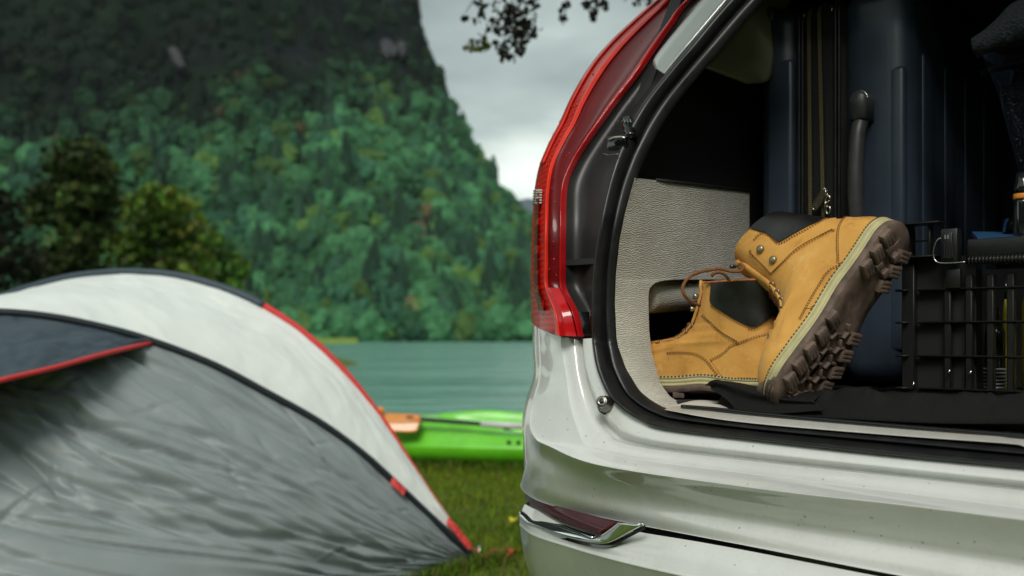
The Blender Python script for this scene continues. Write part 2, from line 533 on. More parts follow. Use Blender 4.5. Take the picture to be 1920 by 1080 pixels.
# tent
def fabric(name, col, rough=0.62, trans=0.0, var=0.05):
    t = NT(name)
    f = t.noise(5, 5, 0.6)
    t.set(Base_Color=t.ramp(f, [(0.3, tuple(c * (1 - var) for c in col)), (0.7, tuple(min(1, c * (1 + var)) for c in col))]), Roughness=rough, Sheen_Weight=0.05)
    t.bump(t.noise(14, 4, 0.55, dist=0.5), 0.10, 0.02)
    M[name] = t.m
fabric('tent_white', (0.74, 0.77, 0.735), 0.55)
fabric('tent_grey', (0.232, 0.268, 0.272), 0.5, var=0.07)
fabric('tent_navy', (0.028, 0.048, 0.066), 0.55)
simple('tent_red', (0.60, 0.030, 0.028), 0.6, var=0.1, vscale=30)
simple('tent_black', (0.012, 0.018, 0.022), 0.55)
simple('rope_red', (0.55, 0.05, 0.035), 0.8)
# kayak
simple('kayak_green', (0.135, 0.56, 0.016), 0.38, coat=0.9, coat_rough=0.28, var=0.16, vscale=5)
simple('kayak_fitting', (0.012, 0.013, 0.012), 0.5)
simple('paddle_orange', (0.70, 0.255, 0.045), 0.35, coat=0.3, var=0.05)
simple('paddle_black', (0.012, 0.012, 0.013), 0.4)
simple('paddle_grey', (0.60, 0.60, 0.57), 0.4)
simple('tyre', (0.018, 0.018, 0.018), 0.85, bump=0.3, bscale=200)
simple('rim_metal', (0.45, 0.45, 0.46), 0.35, metal=0.9)
simple('glass_dark', (0.006, 0.008, 0.009), 0.05, coat=0.5)
# vegetation and land
def leafmat(name, rough=0.55, trans=0.35):
    t = NT(name)
    a = t.n('ShaderNodeVertexColor', layer_name='col')
    t.set(Base_Color=a.outputs['Color'], Roughness=rough, Specular_IOR_Level=0.15)
    tr = t.n('ShaderNodeBsdfTranslucent'); t.l(a.outputs['Color'], tr.inputs['Color'])
    ms = t.n('ShaderNodeMixShader'); ms.inputs[0].default_value = trans
    out = t.t.nodes['Material Output']
    t.l(t.b.outputs[0], ms.inputs[1]); t.l(tr.outputs[0], ms.inputs[2]); t.l(ms.outputs[0], out.inputs['Surface'])
    M[name] = t.m
leafmat('leaves'); leafmat('forest_leaves', 0.7, 0.2); leafmat('grass_blades', 0.5, 0.4)
simple('bark', (0.055, 0.045, 0.034), 0.9, var=0.4, vscale=18, bump=0.8, bscale=30, bdist=0.02)
t = NT('rock')
f = t.noise(0.045, 8, 0.65, stretch=(1, 1, 0.35)); g = t.noise(0.012, 5, 0.6)
c1 = t.ramp(f, [(0.3, (0.0035, 0.0055, 0.0055)), (0.56, (0.0085, 0.0120, 0.0122)), (0.73, (0.022, 0.026, 0.029))])
c2 = t.ramp(f, [(0.3, (0.005, 0.011, 0.006)), (0.7, (0.014, 0.026, 0.013))])
t.set(Base_Color=t.mix(t.ramp(g, [(0.42, (0, 0, 0)), (0.58, (1, 1, 1))]), c1, c2), Roughness=0.95, Specular_IOR_Level=0.05)
t.bump(t.noise(0.11, 6, 0.65), 0.9, 3.0)
M['rock'] = t.m
simple('pale_rock', (0.050, 0.051, 0.054), 0.95, spec=0.05, var=0.3, vscale=0.3)
simple('scree', (0.13, 0.080, 0.052), 0.95, var=0.3, vscale=0.4)
simple('far_hill', (0.05, 0.075, 0.10), 0.95, var=0.3, vscale=0.004)  # blue of the distant haze put into the base colour
t = NT('lawn')
f = t.noise(3.2, 6, 0.6); g = t.noise(60, 3, 0.6)
c1 = t.ramp(f, [(0.3, (0.055, 0.085, 0.010)), (0.55, (0.105, 0.150, 0.014)), (0.78, (0.165, 0.185, 0.022))])
t.set(Base_Color=t.mix(0.5, c1, t.ramp(g, [(0.3, (0.4, 0.4, 0.4)), (0.7, (1.2, 1.2, 1.2))]), 'MULTIPLY'), Roughness=0.95)
t.bump(g, 0.8, 0.02)
M['lawn'] = t.m
t = NT('lake_water')
w1 = t.noise(1.1, 5, 0.6, stretch=(0.45, 1.0, 1)); w2 = t.noise(0.13, 4, 0.6, stretch=(0.7, 1, 1))
w1s = t.n('ShaderNodeMath', operation='MULTIPLY'); w1s.inputs[1].default_value = 0.30; t.l(w1, w1s.inputs[0])
ws = t.n('ShaderNodeMath', operation='MULTIPLY_ADD'); ws.inputs[1].default_value = 2.8; t.l(w2, ws.inputs[0]); t.l(w1s.outputs[0], ws.inputs[2])
t.set(Base_Color=t.ramp(w2, [(0.3, (0.125, 0.285, 0.225)), (0.7, (0.150, 0.325, 0.262))]), Roughness=t.ramp(t.noise(0.028, 4, 0.6, stretch=(0.25, 1, 1)), [(0.36, (0.14,) * 3), (0.62, (0.28,) * 3)]), IOR=1.33, Specular_IOR_Level=0.62)
t.bump(ws.outputs[0], 1.0, 1.0)
M['lake_water'] = t.m
# ------------------------------------------------------------------ ground, lake, mountain
LAKE_Z = -0.85
def ground_z(x, y):
    ysh = 8.2 + 62 * sstep(-7.5, -13, x)          # the bank runs out further beyond the tent
    return np.where(y > ysh, -np.minimum(1.6, (y - ysh) * 0.30), 0.0)
xs = np.r_[-400, -120, np.linspace(-40, -8, 9), np.linspace(-7, 7, 43), np.linspace(8, 40, 9), 120, 400]
ys = np.r_[-400, -120, -40, np.linspace(-20, 1, 12), np.linspace(1.5, 16, 44), np.linspace(18, 78, 25)]
GX, GY = np.meshgrid(xs, ys, indexing='ij')
GZ = ground_z(GX, GY) + 0.015 * fbm(GX * 1.3, GY * 1.3) * (np.abs(GX) < 30)
o = grid_obj('lawn', np.stack([GX, GY, GZ], 2), M['lawn'])
tag(o, 'short green lawn between the tent, the kayak and the car', kind='structure')
# lake bed continues under the water, so the ground reaches the horizon
mobj('lake_bed', [(-9000, 77.9, -1.65), (9000, 77.9, -1.65), (9000, 12000, -3), (-9000, 12000, -3)], [(0, 1, 2, 3)], M['lawn'])['kind'] = 'structure'
o = mobj('lake', [(-9000, 8.5, LAKE_Z), (9000, 8.5, LAKE_Z), (9000, 11800, LAKE_Z), (-9000, 11800, LAKE_Z)], [(0, 1, 2, 3)], M['lake_water'], smooth=False)
tag(o, 'turquoise lake stretching to the wooded far shore', kind='structure')

# mountain: a steep wooded slope that rises from the far shore into a dark cliff
sil = [(-900, -900), (-200, -760), (200, -560), (500, -330), (640, -190), (740, -80), (775, -5), (790, 42), (801, 80), (818, 118), (832, 142), (846, 190), (857, 228), (872, 268), (893, 305), (912, 336), (930, 362), (952, 392), (978, 416), (996, 436), (1012, 480), (1026, 545), (1040, 641)]
sx = np.array([p[0] for p in sil], float); sy = np.array([p[1] for p in sil], float)
D0 = 420.0
SHORE_Y = HOR + (CAM.z - LAKE_Z) / D0 * F
nu, nv = 230, 120
us = np.r_[np.linspace(-900, 600, 110), np.linspace(606, 1040, nu - 110)]
tt = np.linspace(0, 1, nv)
top = np.interp(us, sx, sy)
U, T = np.meshgrid(us, tt, indexing='ij')
TOP = top[:, None]
PYg = SHORE_Y + (TOP - SHORE_Y) * T
wide = 150 + 130 * sstep(1040, 700, us)[:, None]
D = D0 + wide * (T ** 1.25) + 26 * fbm(U / 150, PYg / 110, 3.3, 5, 0.55) * sstep(0, 0.12, T) * (1 - 0.6 * sstep(0.9, 1, T))
D += 16 * np.sin(PYg / 62 + 2.2 * fbm(U / 260, PYg / 200, 9.1)) * sstep(0.35, 0.7, T) * sstep(800, 500, PYg * 0 + U) * 0.5
X = (U - 960) / F * D; Z = CAM.z + (HOR - PYg) / F * D
Z[:, 0] = LAKE_Z - 1.0
MG = np.stack([X, D, Z], 2)
# back side, falling away behind the ridge
back = [MG]
for k, (dd, fz) in enumerate(((60, 0.93), (200, 0.7), (500, -0.01))):
    R = MG[:, -1].copy(); R[:, 1] += dd; R[:, 2] = LAKE_Z - 2 + (R[:, 2] - LAKE_Z) * fz
    back.append(R[:, None, :])
o = grid_obj('mountain', np.concatenate(back, 1), M['rock'], flip=True)
tag(o, 'steep wooded mountain rising from the far shore into a dark cliff', kind='structure')
# pale rock scars and a strip of bare scree on the slope
def slope_patch(name, poly, mat, label):
    # poly: rows of (x, y) pairs left/right down the patch, laid on the mountain surface with its own relief
    rows = []
    for (xl, xr, y) in poly:
        row = []
        for a in np.linspace(0, 1, 5):
            x = xl + (xr - xl) * a
            tp = np.interp(x, sx, sy); tcur = (y - SHORE_Y) / (tp - SHORE_Y)
            i = np.clip(np.searchsorted(us, x), 0, nu - 1); j = int(np.clip(round(tcur * (nv - 1)), 0, nv - 1))
            d = D[max(0, i - 2):i + 2, max(0, j - 2):j + 3].min() - 3.0 - 2.0 * math.sin(a * math.pi) * random.random()
            row.append(Pd(x + random.uniform(-2, 2), y + random.uniform(-2, 2), d))
        rows.append(row)
    G = np.array([[tuple(p) for p in r] for r in rows])
    o = grid_obj(name, G, mat, thick=4.0, off=0)
    tag(o, label, kind='structure')
slope_patch('cliff_rock', [(718, 726, 78), (712, 742, 88), (716, 746, 98), (724, 736, 108)], M['pale_rock'], 'pale bare patch of rock high on the dark cliff')
slope_patch('cliff_rock', [(748, 756, 82), (746, 760, 95), (750, 758, 106)], M['pale_rock'], 'smaller pale rock streak beside the large one on the cliff')
slope_patch('cliff_rock', [(322, 328, 92), (324, 336, 104), (330, 342, 118), (336, 344, 128)], M['pale_rock'], 'faint grey rock streak high on the dark upper slope')
slope_patch('scree_strip', [(776, 786, 420), (784, 800, 438), (796, 816, 458), (806, 820, 474)], M['scree'], 'brown strip of bare scree on the wooded slope')

# far hill painted haze blue at the end of the lake
hx = np.linspace(-900, 2600, 60)
base = []
prof = 300 * 0 + np.array([0.0])
pts = []
for x in hx:
    px = 960 + x / 6500 * F
    hgt = np.interp(px, [700, 900, 952, 970, 985, 1003, 1040, 1100, 1250, 1500, 1800], [500, 470, 400, 376, 371, 372, 398, 440, 470, 520, 560])
    z = CAM.z + (HOR - hgt - 4 * float(fbm(x / 90, 2.0))) / F * 6500
    pts.append([(x, 6000 - 900, -5), (x, 6350, z * 0.62), (x, 6500, z), (x, 7400, -5)])
o = grid_obj('far_hill', np.array(pts), M['far_hill'])
tag(o, 'hazy blue hill at the far end of the lake', kind='structure')

# ------------------------------------------------------------------ foliage makers
def leaf_cards(C, size, col, colvar, rng, flat=0.55):
    """one folded card (2 triangles-quads) per centre; returns verts, quads, colours"""
    n = len(C)
    a = rng.normal(size=(n, 3)); a /= np.linalg.norm(a, axis=1)[:, None]
    b = rng.normal(size=(n, 3)); b -= a * (a * b).sum(1)[:, None]; b /= np.linalg.norm(b, axis=1)[:, None]
    s = size * rng.uniform(0.6, 1.3, n)[:, None]
    V = np.stack([C - a * s, C + b * s * flat, C + a * s, C - b * s * flat], 1).reshape(-1, 3)
    Q = np.arange(4 * n).reshape(n, 4)
    c = np.clip(np.asarray(col) * (1 + colvar * rng.normal(size=(n, 1))), 0.002, 1)
    c = c * (1 + 0.12 * rng.normal(size=(n, 3)))
    return V, Q, np.repeat(np.clip(c, 0.002, 1), 4, 0)

# far forest: several lumpy crown shapes, thousands of trees
def ico(sub):
    bm = bmesh.new(); bmesh.ops.create_icosphere(bm, subdivisions=sub, radius=1.0)
    V = np.array([v.co[:] for v in bm.verts]); T = np.array([[v.index for v in f.verts] for f in bm.faces]); bm.free()
    return V, T
ICO_V, ICO_T = ico(3)
def crown_proto(rng, conif):
    P = ICO_V.copy(); o = rng.uniform(0, 40, 3)
    if conif:
        f = (1 - P[:, 2]) / 2
        P = np.stack([P[:, 0] * (0.15 + 0.75 * f), P[:, 1] * (0.15 + 0.75 * f), P[:, 2] * 1.7 + 0.3], 1)
    r = 1 + 0.42 * fbm(P[:, 0] * 1.7 + o[0], P[:, 1] * 1.7 + o[1], P[:, 2] * 1.7 + o[2], 3, 0.6) + 0.10 * rng.normal(size=len(P))
    P = P * r[:, None]
    sh = np.clip(1 + 0.18 * rng.normal(size=len(P)), 0.5, 1.6)
    return P, ICO_T, sh
rng = np.random.default_rng(3)
protos = [crown_proto(rng, False) for _ in range(6)] + [crown_proto(rng, True) for _ in range(2)]
FV, FQ, FC = [], [], []
off = 0
NT_ = 0
for it in range(7200):
    px = rng.uniform(-150, 1036); tp = np.interp(px, sx, sy)
    tcur = rng.uniform(0, 1) ** 1.05
    py = SHORE_Y + (max(tp, -60) - SHORE_Y) * tcur
    # cliffs: few trees on the steep dark upper part
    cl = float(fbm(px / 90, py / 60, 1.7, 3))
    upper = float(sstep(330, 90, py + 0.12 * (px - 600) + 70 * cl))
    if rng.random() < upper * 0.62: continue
    if 300 < py and rng.random() < 0.08: continue
    if py < 636 and tp < 640 and (770 < px < 822 and 415 < py < 478) and abs((px - 776) / 44 - (py - 420) / 54) < 0.45: continue
    tloc = (py - SHORE_Y) / (tp - SHORE_Y)
    i = int(np.clip(np.searchsorted(us, px), 0, nu - 1)); j = int(np.clip(round(tloc * (nv - 1)), 0, nv - 1))
    d = D[i, j]
    pos = np.array(Pd(px, py, d))
    if tloc < 0.02: pos[2] = LAKE_Z + 2.2
    k = rng.integers(0, 6) if rng.random() < 0.80 else rng.integers(6, 8)
    V, Q, sh = protos[k]
    sc = (1.6 + 6.0 * rng.random() ** 2.0) * (0.6 + 0.4 * (1 - upper))
    th = rng.uniform(0, 6.28)
    R = np.array([[math.cos(th), -math.sin(th), 0], [math.sin(th), math.cos(th), 0], [0, 0, 1.15]])
    FV.append(V @ R.T * sc + pos + np.array([0, 0, sc * 0.5])); FQ.append(Q + off); off += len(V)
    # species colour: fresh green, bluish conifers, a few yellowing
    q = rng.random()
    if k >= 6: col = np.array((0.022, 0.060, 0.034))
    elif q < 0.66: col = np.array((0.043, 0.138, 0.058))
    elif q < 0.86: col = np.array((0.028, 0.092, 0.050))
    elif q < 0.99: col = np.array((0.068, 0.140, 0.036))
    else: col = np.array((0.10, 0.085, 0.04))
    col = col * rng.uniform(0.55, 1.25) * (1 + 0.75 * float(fbm(px / 55, py / 40, 4.4, 3))) * (0.92 + 0.30 * float(sstep(200, 850, px))) * (1 - 0.86 * upper)  # corner shading put into the tree colours: darker upslope and to the left
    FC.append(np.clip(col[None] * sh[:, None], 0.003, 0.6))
    NT_ += 1
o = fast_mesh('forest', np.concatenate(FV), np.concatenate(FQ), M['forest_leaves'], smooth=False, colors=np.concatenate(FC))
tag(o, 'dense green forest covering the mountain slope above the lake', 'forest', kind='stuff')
print('forest trees', NT_)

# grassy spit at the foot of the slope
sp = []
for a in np.linspace(0, 1, 14):
    px = 585 + 85 * a; w = math.sin(a * math.pi) ** 0.6
    sp.append([tuple(Pd(px, SHORE_Y + 13 * w + 1, 300)), tuple(Pd(px, SHORE_Y + 6 - 4 * w, 306)), tuple(Pd(px, SHORE_Y + 0 - 3 * w, 318)), tuple(Pd(px, SHORE_Y + 4, 330))])
simple('meadow', (0.16, 0.24, 0.02), 0.95, var=0.25, vscale=0.6)
G = np.array(sp); G[:, 0, 2] = LAKE_Z - 0.3; G[:, 3, 2] = LAKE_Z - 0.3
G[:, 1, 2] = LAKE_Z + 0.9; G[:, 2, 2] = LAKE_Z + 1.6
tag(grid_obj('meadow_spit', G, M['meadow'], flip=True), 'small bright grassy spit on the far shore', kind='structure')

def make_tree(name, base, clumps, limbs, col, label, group, leaf=0.2, per=120, trunk_r=0.2, colvar=0.3, seed=1, spread=1.0, col2=None, trunk_top=None):
    """clumps: (x,y,z,r) world; limbs: list of polylines"""
    rg = np.random.default_rng(seed)
    root = empty(name, base, label, 'tree', group)
    tp = trunk_top or (np.mean([c[:3] for c in clumps], 0))
    b = Vector(base); tpv = Vector(tp)
    path = [b + (tpv - b) * f + Vector((math.sin(f * 5 + seed) * 0.25, math.cos(f * 4) * 0.2, 0)) * f * trunk_r * 4 for f in np.linspace(0, 1, 9)]
    tube('trunk', path, list(np.linspace(trunk_r, trunk_r * 0.35, 9)), M['bark'], root, 10)
    for pl in limbs:
        pl = crom(pl, 6)
        tube('limb', pl, list(np.linspace(trunk_r * 0.35, trunk_r * 0.08, len(pl))), M['bark'], root, 7)
    Vs, Qs, Cs = [], [], []; off = 0
    for (cx, cy, cz, r) in clumps:
        n = int(per * r ** 1.2)
        u = rg.normal(size=(n, 3)); u /= np.linalg.norm(u, axis=1)[:, None]
        rr = rg.uniform(0.25, 1.0, n)[:, None] ** 0.6
        P = np.array((cx, cy, cz)) + u * rr * r * np.array((1, 1, 0.8))
        cc = np.array(col if (col2 is None or rg.random() < 0.6) else col2) * rg.uniform(0.65, 1.35)
        V, Q, c = leaf_cards(P, leaf, cc, colvar, rg, 0.7)
        Vs.append(V); Qs.append(Q + off); Cs.append(c); off += len(V)
    fast_mesh('crown', np.concatenate(Vs), np.concatenate(Qs), M['leaves'], root, colors=np.concatenate(Cs))
    return root

def shore_tree(px0, px1, ytop, depth, col, col2, label, seed, nclump=46, dz=0.0, shape=None):
    rg = np.random.default_rng(seed)
    gz = 0.0
    cx = (px0 + px1) / 2
    b = Pd(cx, HOR, depth); b.z = gz
    wd = (px1 - px0) / 2 / F * depth
    ht = CAM.z + (HOR - ytop) / F * depth - gz
    cl = []
    for i in range(nclump):
        h = rg.uniform(0.16, 0.97)
        w = math.sin(min(1, (h - 0.05) / 0.95) ** 0.75 * math.pi) ** 0.55
        a = rg.uniform(0, 6.28); q = rg.uniform(0.2, 1) ** 0.5
        cl.append((b.x + math.cos(a) * wd * w * q * 0.85, b.y + math.sin(a) * wd * w * q * 0.85, gz + ht * h * 0.93, rg.uniform(0.13, 0.24) * ht * 0.62))
    limbs = []
    for i in range(7):
        c = cl[rg.integers(0, nclump)]
        s = Vector((b.x, b.y, gz + (c[2] - gz) * 0.55)); e2 = Vector(c[:3])
        limbs.append([s, s.lerp(e2, 0.5) + Vector((0, 0, 0.05 * ht)), e2])
    return make_tree('shore_tree', b, cl, limbs, col, label, 'trees on the near shore behind the tent', 0.025 * ht, 95, 0.02 * ht, 0.35, seed, 1, col2, (b.x, b.y, gz + ht * 0.8))
shore_tree(60, 235, 245, 42, (0.040, 0.064, 0.014), (0.028, 0.046, 0.012), 'tall olive green tree behind the left half of the tent', 11)
shore_tree(205, 400, 322, 40, (0.060, 0.110, 0.016), (0.105, 0.15, 0.018), 'yellow green bushy tree behind the top of the tent', 12)
shore_tree(-170, 80, 330, 36, (0.012, 0.017, 0.007), (0.009, 0.014, 0.006), 'dark tree at the edge of the picture behind the tent', 13)
shore_tree(330, 480, 425, 62, (0.080, 0.170, 0.022), (0.060, 0.14, 0.025), 'low light green bush beside the yellow green tree', 14, 40)

# ------------------------------------------------------------------ overhanging tree whose twigs hang into the top of the picture
rg = np.random.default_rng(21)
tb = Vector((3.1, 6.6, 0))
root = empty('overhanging_tree', tb, 'tree beyond the car with dark twigs hanging into the sky', 'tree')
trunk = [tb, tb + Vector((0.03, 0.05, 1.2)), tb + Vector((-0.08, 0.0, 2.6)), tb + Vector((0.02, 0.06, 4.2)), tb + Vector((0.1, 0.1, 6.0))]
tube('trunk', crom(trunk, 5), list(np.linspace(0.17, 0.07, 21)), M['bark'], root, 12)
def hang(px, py, d=5.6): return Pd(px, py, d)
limb_paths = [[tb + Vector((-0.05, 0, 2.9)), Vector((1.9, 6.0, 3.5)), Vector((0.8, 5.7, 3.45)), Vector((0.05, 5.6, 3.2)), Vector((-0.4, 5.6, 3.05))],
              [tb + Vector((0, 0, 3.6)), Vector((2.0, 6.3, 4.4)), Vector((1.1, 6.2, 4.6))],
              [tb + Vector((0, 0, 4.0)), Vector((3.9, 6.9, 4.8)), Vector((4.6, 7.2, 4.9))]]
for pl in limb_paths:
    tube('limb', crom(pl, 6), list(np.linspace(0.05, 0.012, 6 * (len(pl) - 1) + 1)), M['bark'], root, 8)
twigs = [[(960, -150), (950, -60), (962, 20), (950, 70), (945, 108)], [(962, 10), (985, 40), (990, 80)], [(955, 30), (925, 45), (905, 70), (880, 88)],
         [(920, -150), (905, -60), (902, 10), (893, 38)], [(902, -20), (872, 25)], [(1085, -160), (1068, -60), (1062, 10), (1056, 38)],
         [(1150, -170), (1110, -80), (1118, -10), (1112, 32)], [(1112, -30), (1095, 8)], [(1240, -170), (1205, -80), (1192, 6)], [(960, -20), (990, 5), (1008, 12)], [(1122, -20), (1132, 6)]]
for tw in twigs:
    pth = crom([hang(x, y, 5.6 + 0.06 * math.sin(i * 2.1 + x)) for i, (x, y) in enumerate(tw)], 5)
    tube('twig', pth, list(np.linspace(0.006, 0.002, len(pth))), M['bark'], root, 5)
cl = [(950, 22, 30, 70), (975, 20, 30, 60), (938, 50, 24, 45), (965, 62, 24, 55), (985, 60, 20, 55), (992, 45, 14, 25), (948, 95, 13, 30), (975, 95, 14, 26), (958, 108, 8, 10), (912, 82, 13, 26), (886, 84, 13, 24), (872, 90, 4, 4), (918, 58, 7, 7), (900, 12, 8, 12), (902, 28, 6, 9), (893, 40, 6, 6), (872, 35, 6, 6),
      (1062, 12, 7, 10), (1056, 34, 9, 14), (1098, 8, 9, 14), (1118, 8, 13, 26), (1112, 30, 8, 8), (1132, 6, 7, 9), (1194, 4, 8, 10), (1218, 0, 8, 12), (1004, 12, 8, 10), (950, -60, 50, 70), (1100, -70, 60, 70), (1010, -70, 40, 30), (1200, -80, 60, 60)]
Vs, Qs, Cs = [], [], []; off = 0
for (x, y, r, n) in cl:
    P = np.array([tuple(hang(x + rg.normal() * r * 0.55, y + rg.normal() * r * 0.55, 5.6 + rg.normal() * 0.09)) for _ in range(n)])
    colr = (0.075, 0.08, 0.012) if x < 935 and y > 70 else (0.022, 0.020, 0.014)
    V, Q, c = leaf_cards(P, 0.021, colr, 0.25, rg, 0.75); Vs.append(V); Qs.append(Q + off); Cs.append(c); off += len(V)
# the crown itself, above the picture
for i in range(40):
    c0 = np.array((rg.uniform(0.6, 4.8), rg.uniform(5.3, 8.0), rg.uniform(4.1, 6.6)))
    P = c0 + rg.normal(size=(90, 3)) * 0.28
    V, Q, c = leaf_cards(P, 0.045, (0.030, 0.034, 0.014), 0.3, rg, 0.7); Vs.append(V); Qs.append(Q + off); Cs.append(c); off += len(V)
fast_mesh('crown', np.concatenate(Vs), np.concatenate(Qs), M['leaves'], root, colors=np.concatenate(Cs))

# ------------------------------------------------------------------ grass blades
rg = np.random.default_rng(5)
n1 = 46000
gx = rg.normal(-0.1, 0.95, n1); gy = rg.uniform(3.0, 8.7, n1)
n2 = 26000
gx = np.r_[gx, rg.normal(0, 3.2, n2)]; gy = np.r_[gy, 9.0 - np.abs(rg.normal(0, 3.6, n2))]
gz = ground_z(gx, gy)
n = len(gx)
tuft = fbm(gx * 2.2, gy * 2.2, 0.5)
h = rg.uniform(0.02, 0.052, n) * (1 + 0.5 * tuft)
th = rg.uniform(0, 6.28, n); lean = rg.uniform(0.1, 0.9, n) * h
w = rg.uniform(0.0022, 0.0042, n)
dx_, dy_ = np.cos(th), np.sin(th)
B = np.stack([gx, gy, gz - 0.004], 1)
side = np.stack([-dy_ * w, dx_ * w, 0 * w], 1)
midp = B + np.stack([dx_ * lean * 0.35, dy_ * lean * 0.35, h * 0.62], 1)
tip = B + np.stack([dx_ * lean, dy_ * lean, h], 1)
V = np.stack([B - side, B + side, midp + side * 0.8, midp - side * 0.8, tip], 1).reshape(-1, 3)
i0 = np.arange(n)[:, None] * 5
Tt = np.concatenate([i0 + np.array([[0, 1, 2]]), i0 + np.array([[0, 2, 3]]), i0 + np.array([[3, 2, 4]])])
gc = np.stack([0.175 + 0.09 * tuft, 0.255 + 0.06 * tuft, 0.018 + 0 * tuft], 1) * rg.uniform(0.55, 1.3, n)[:, None]
dry = rg.random(n) < 0.10
gc[dry] = np.array((0.19, 0.15, 0.05)) * rg.uniform(0.6, 1.1, dry.sum())[:, None]
o = fast_mesh('grass', V, Tt, M['grass_blades'], colors=np.repeat(np.clip(gc, 0.004, 1), 5, 0))
tag(o, 'short green grass on the lawn by the lake', 'grass', kind='stuff')
# longer tufts against the kayak, the tent edge and scattered on the lawn
def tufts(cx, cy, spread, n, hmin, hmax):
    x = cx + rg.normal(size=n) * spread; y = cy + rg.normal(size=n) * spread
    return x, y, rg.uniform(hmin, hmax, n)
TX, TY, TH_ = [], [], []
for i in range(150):
    l_ = rg.uniform(-1.5, 1.5); w_ = rg.uniform(.30, .42)
    x, y, h_ = tufts(-.05 + math.cos(-.21) * l_ + math.sin(-.21) * w_, 7.0 + math.sin(-.21) * l_ - math.cos(-.21) * w_, .03, 16, .04, .11); TX.append(x); TY.append(y); TH_.append(h_)
for i in range(130):
    f_ = rg.uniform(0, 1); x0 = -.9 + .80 * f_; y0 = 2.9 + 1.16 * f_ ** .9 - .03
    x, y, h_ = tufts(x0 + .06, y0, .03, 12, .03, .08); TX.append(x); TY.append(y); TH_.append(h_)
for i in range(170):
    x, y, h_ = tufts(rg.uniform(-1.2, 1.0), rg.uniform(3.5, 8.2), .035, 14, .04, .095); TX.append(x); TY.append(y); TH_.append(h_)
TX, TY, TH_ = map(np.concatenate, (TX, TY, TH_)); n = len(TX)
th = rg.uniform(0, 6.28, n); lean = rg.uniform(0.1, 0.8, n) * TH_; w = rg.uniform(0.0025, 0.0048, n); dx_, dy_ = np.cos(th), np.sin(th)
B = np.stack([TX, TY, ground_z(TX, TY) - .004], 1); side = np.stack([-dy_ * w, dx_ * w, 0 * w], 1)
midp = B + np.stack([dx_ * lean * 0.3, dy_ * lean * 0.3, TH_ * 0.62], 1); tip = B + np.stack([dx_ * lean, dy_ * lean, TH_], 1)
V = np.stack([B - side, B + side, midp + side * 0.8, midp - side * 0.8, tip], 1).reshape(-1, 3); i0 = np.arange(n)[:, None] * 5
Tt = np.concatenate([i0 + np.array([[0, 1, 2]]), i0 + np.array([[0, 2, 3]]), i0 + np.array([[3, 2, 4]])])
gc = np.array((0.115, 0.20, 0.018)) * rg.uniform(0.5, 1.4, n)[:, None]; dry = rg.random(n) < .15; gc[dry] = np.array((0.22, 0.18, 0.06))
tag(fast_mesh('grass_tufts', V, Tt, M['grass_blades'], colors=np.repeat(gc, 5, 0)), 'longer grass tufts along the kayak and the tent edge', 'grass', kind='stuff')
# unseen trees added behind the camera to darken reflections and cut low sky light
WV, WQ, WC = [], [], []; off = 0
for i in range(260):
    az = math.radians(rg.uniform(105, 262)); dist = rg.uniform(15, 27); hh = rg.uniform(1.0, 4.4)
    P_, T_, sh = protos[rg.integers(0, 6)]; sc = rg.uniform(1.5, 2.6)
    WV.append(P_ * sc + np.array((math.sin(az) * dist, math.cos(az) * dist, hh))); WQ.append(T_ + off); off += len(P_)
    WC.append(np.clip(np.array((0.035, 0.062, 0.020)) * rg.uniform(.5, 1.3) * sh[:, None], .003, .5))
tag(fast_mesh('added_wood', np.concatenate(WV), np.concatenate(WQ), M['forest_leaves'], colors=np.concatenate(WC)), 'dark unseen trees added behind the camera, mirrored in the white bumper', 'added_wood', kind='stuff')
# fallen leaves on the grass
def fallen(px, py, size, col, label, seed):
    p = Pz(px, py, 0.045)
    a = np.linspace(0, 2 * math.pi, 13)[:-1]
    V = [p] + [p + Vector((math.cos(t) * size * (0.75 + 0.35 * abs(math.sin(2.5 * t + seed))), math.sin(t) * size * 0.6, 0.012 * math.cos(2 * t + seed))) for t in a]
    simple('leaf_%d' % seed, col, 0.6)
    o = mobj('fallen_leaf', V, [(0, i + 1, (i + 1) % 12 + 1) for i in range(12)], M['leaf_%d' % seed])
    md = o.modifiers.new('thickness', 'SOLIDIFY'); md.thickness = 0.001
    tag(o, label, 'leaf')
fallen(964, 973, 0.026, (0.60, 0.50, 0.02), 'yellow fallen leaf on the grass beside the bumper corner', 1)
fallen(962, 1034, 0.022, (0.50, 0.07, 0.03), 'red fallen leaf on the grass beside the lower bumper', 2)

# ------------------------------------------------------------------ thin haze over the lake
hzt = bpy.data.materials.new('haze_air'); hzt.use_nodes = True
hn = hzt.node_tree; hn.nodes.clear()
ho = hn.nodes.new('ShaderNodeOutputMaterial'); pv = hn.nodes.new('ShaderNodeVolumePrincipled')
pv.inputs['Color'].default_value = (0.80, 0.90, 0.97, 1); pv.inputs['Density'].default_value = 0.000035; pv.inputs['Anisotropy'].default_value = 0.0
hn.links.new(pv.outputs[0], ho.inputs['Volume'])
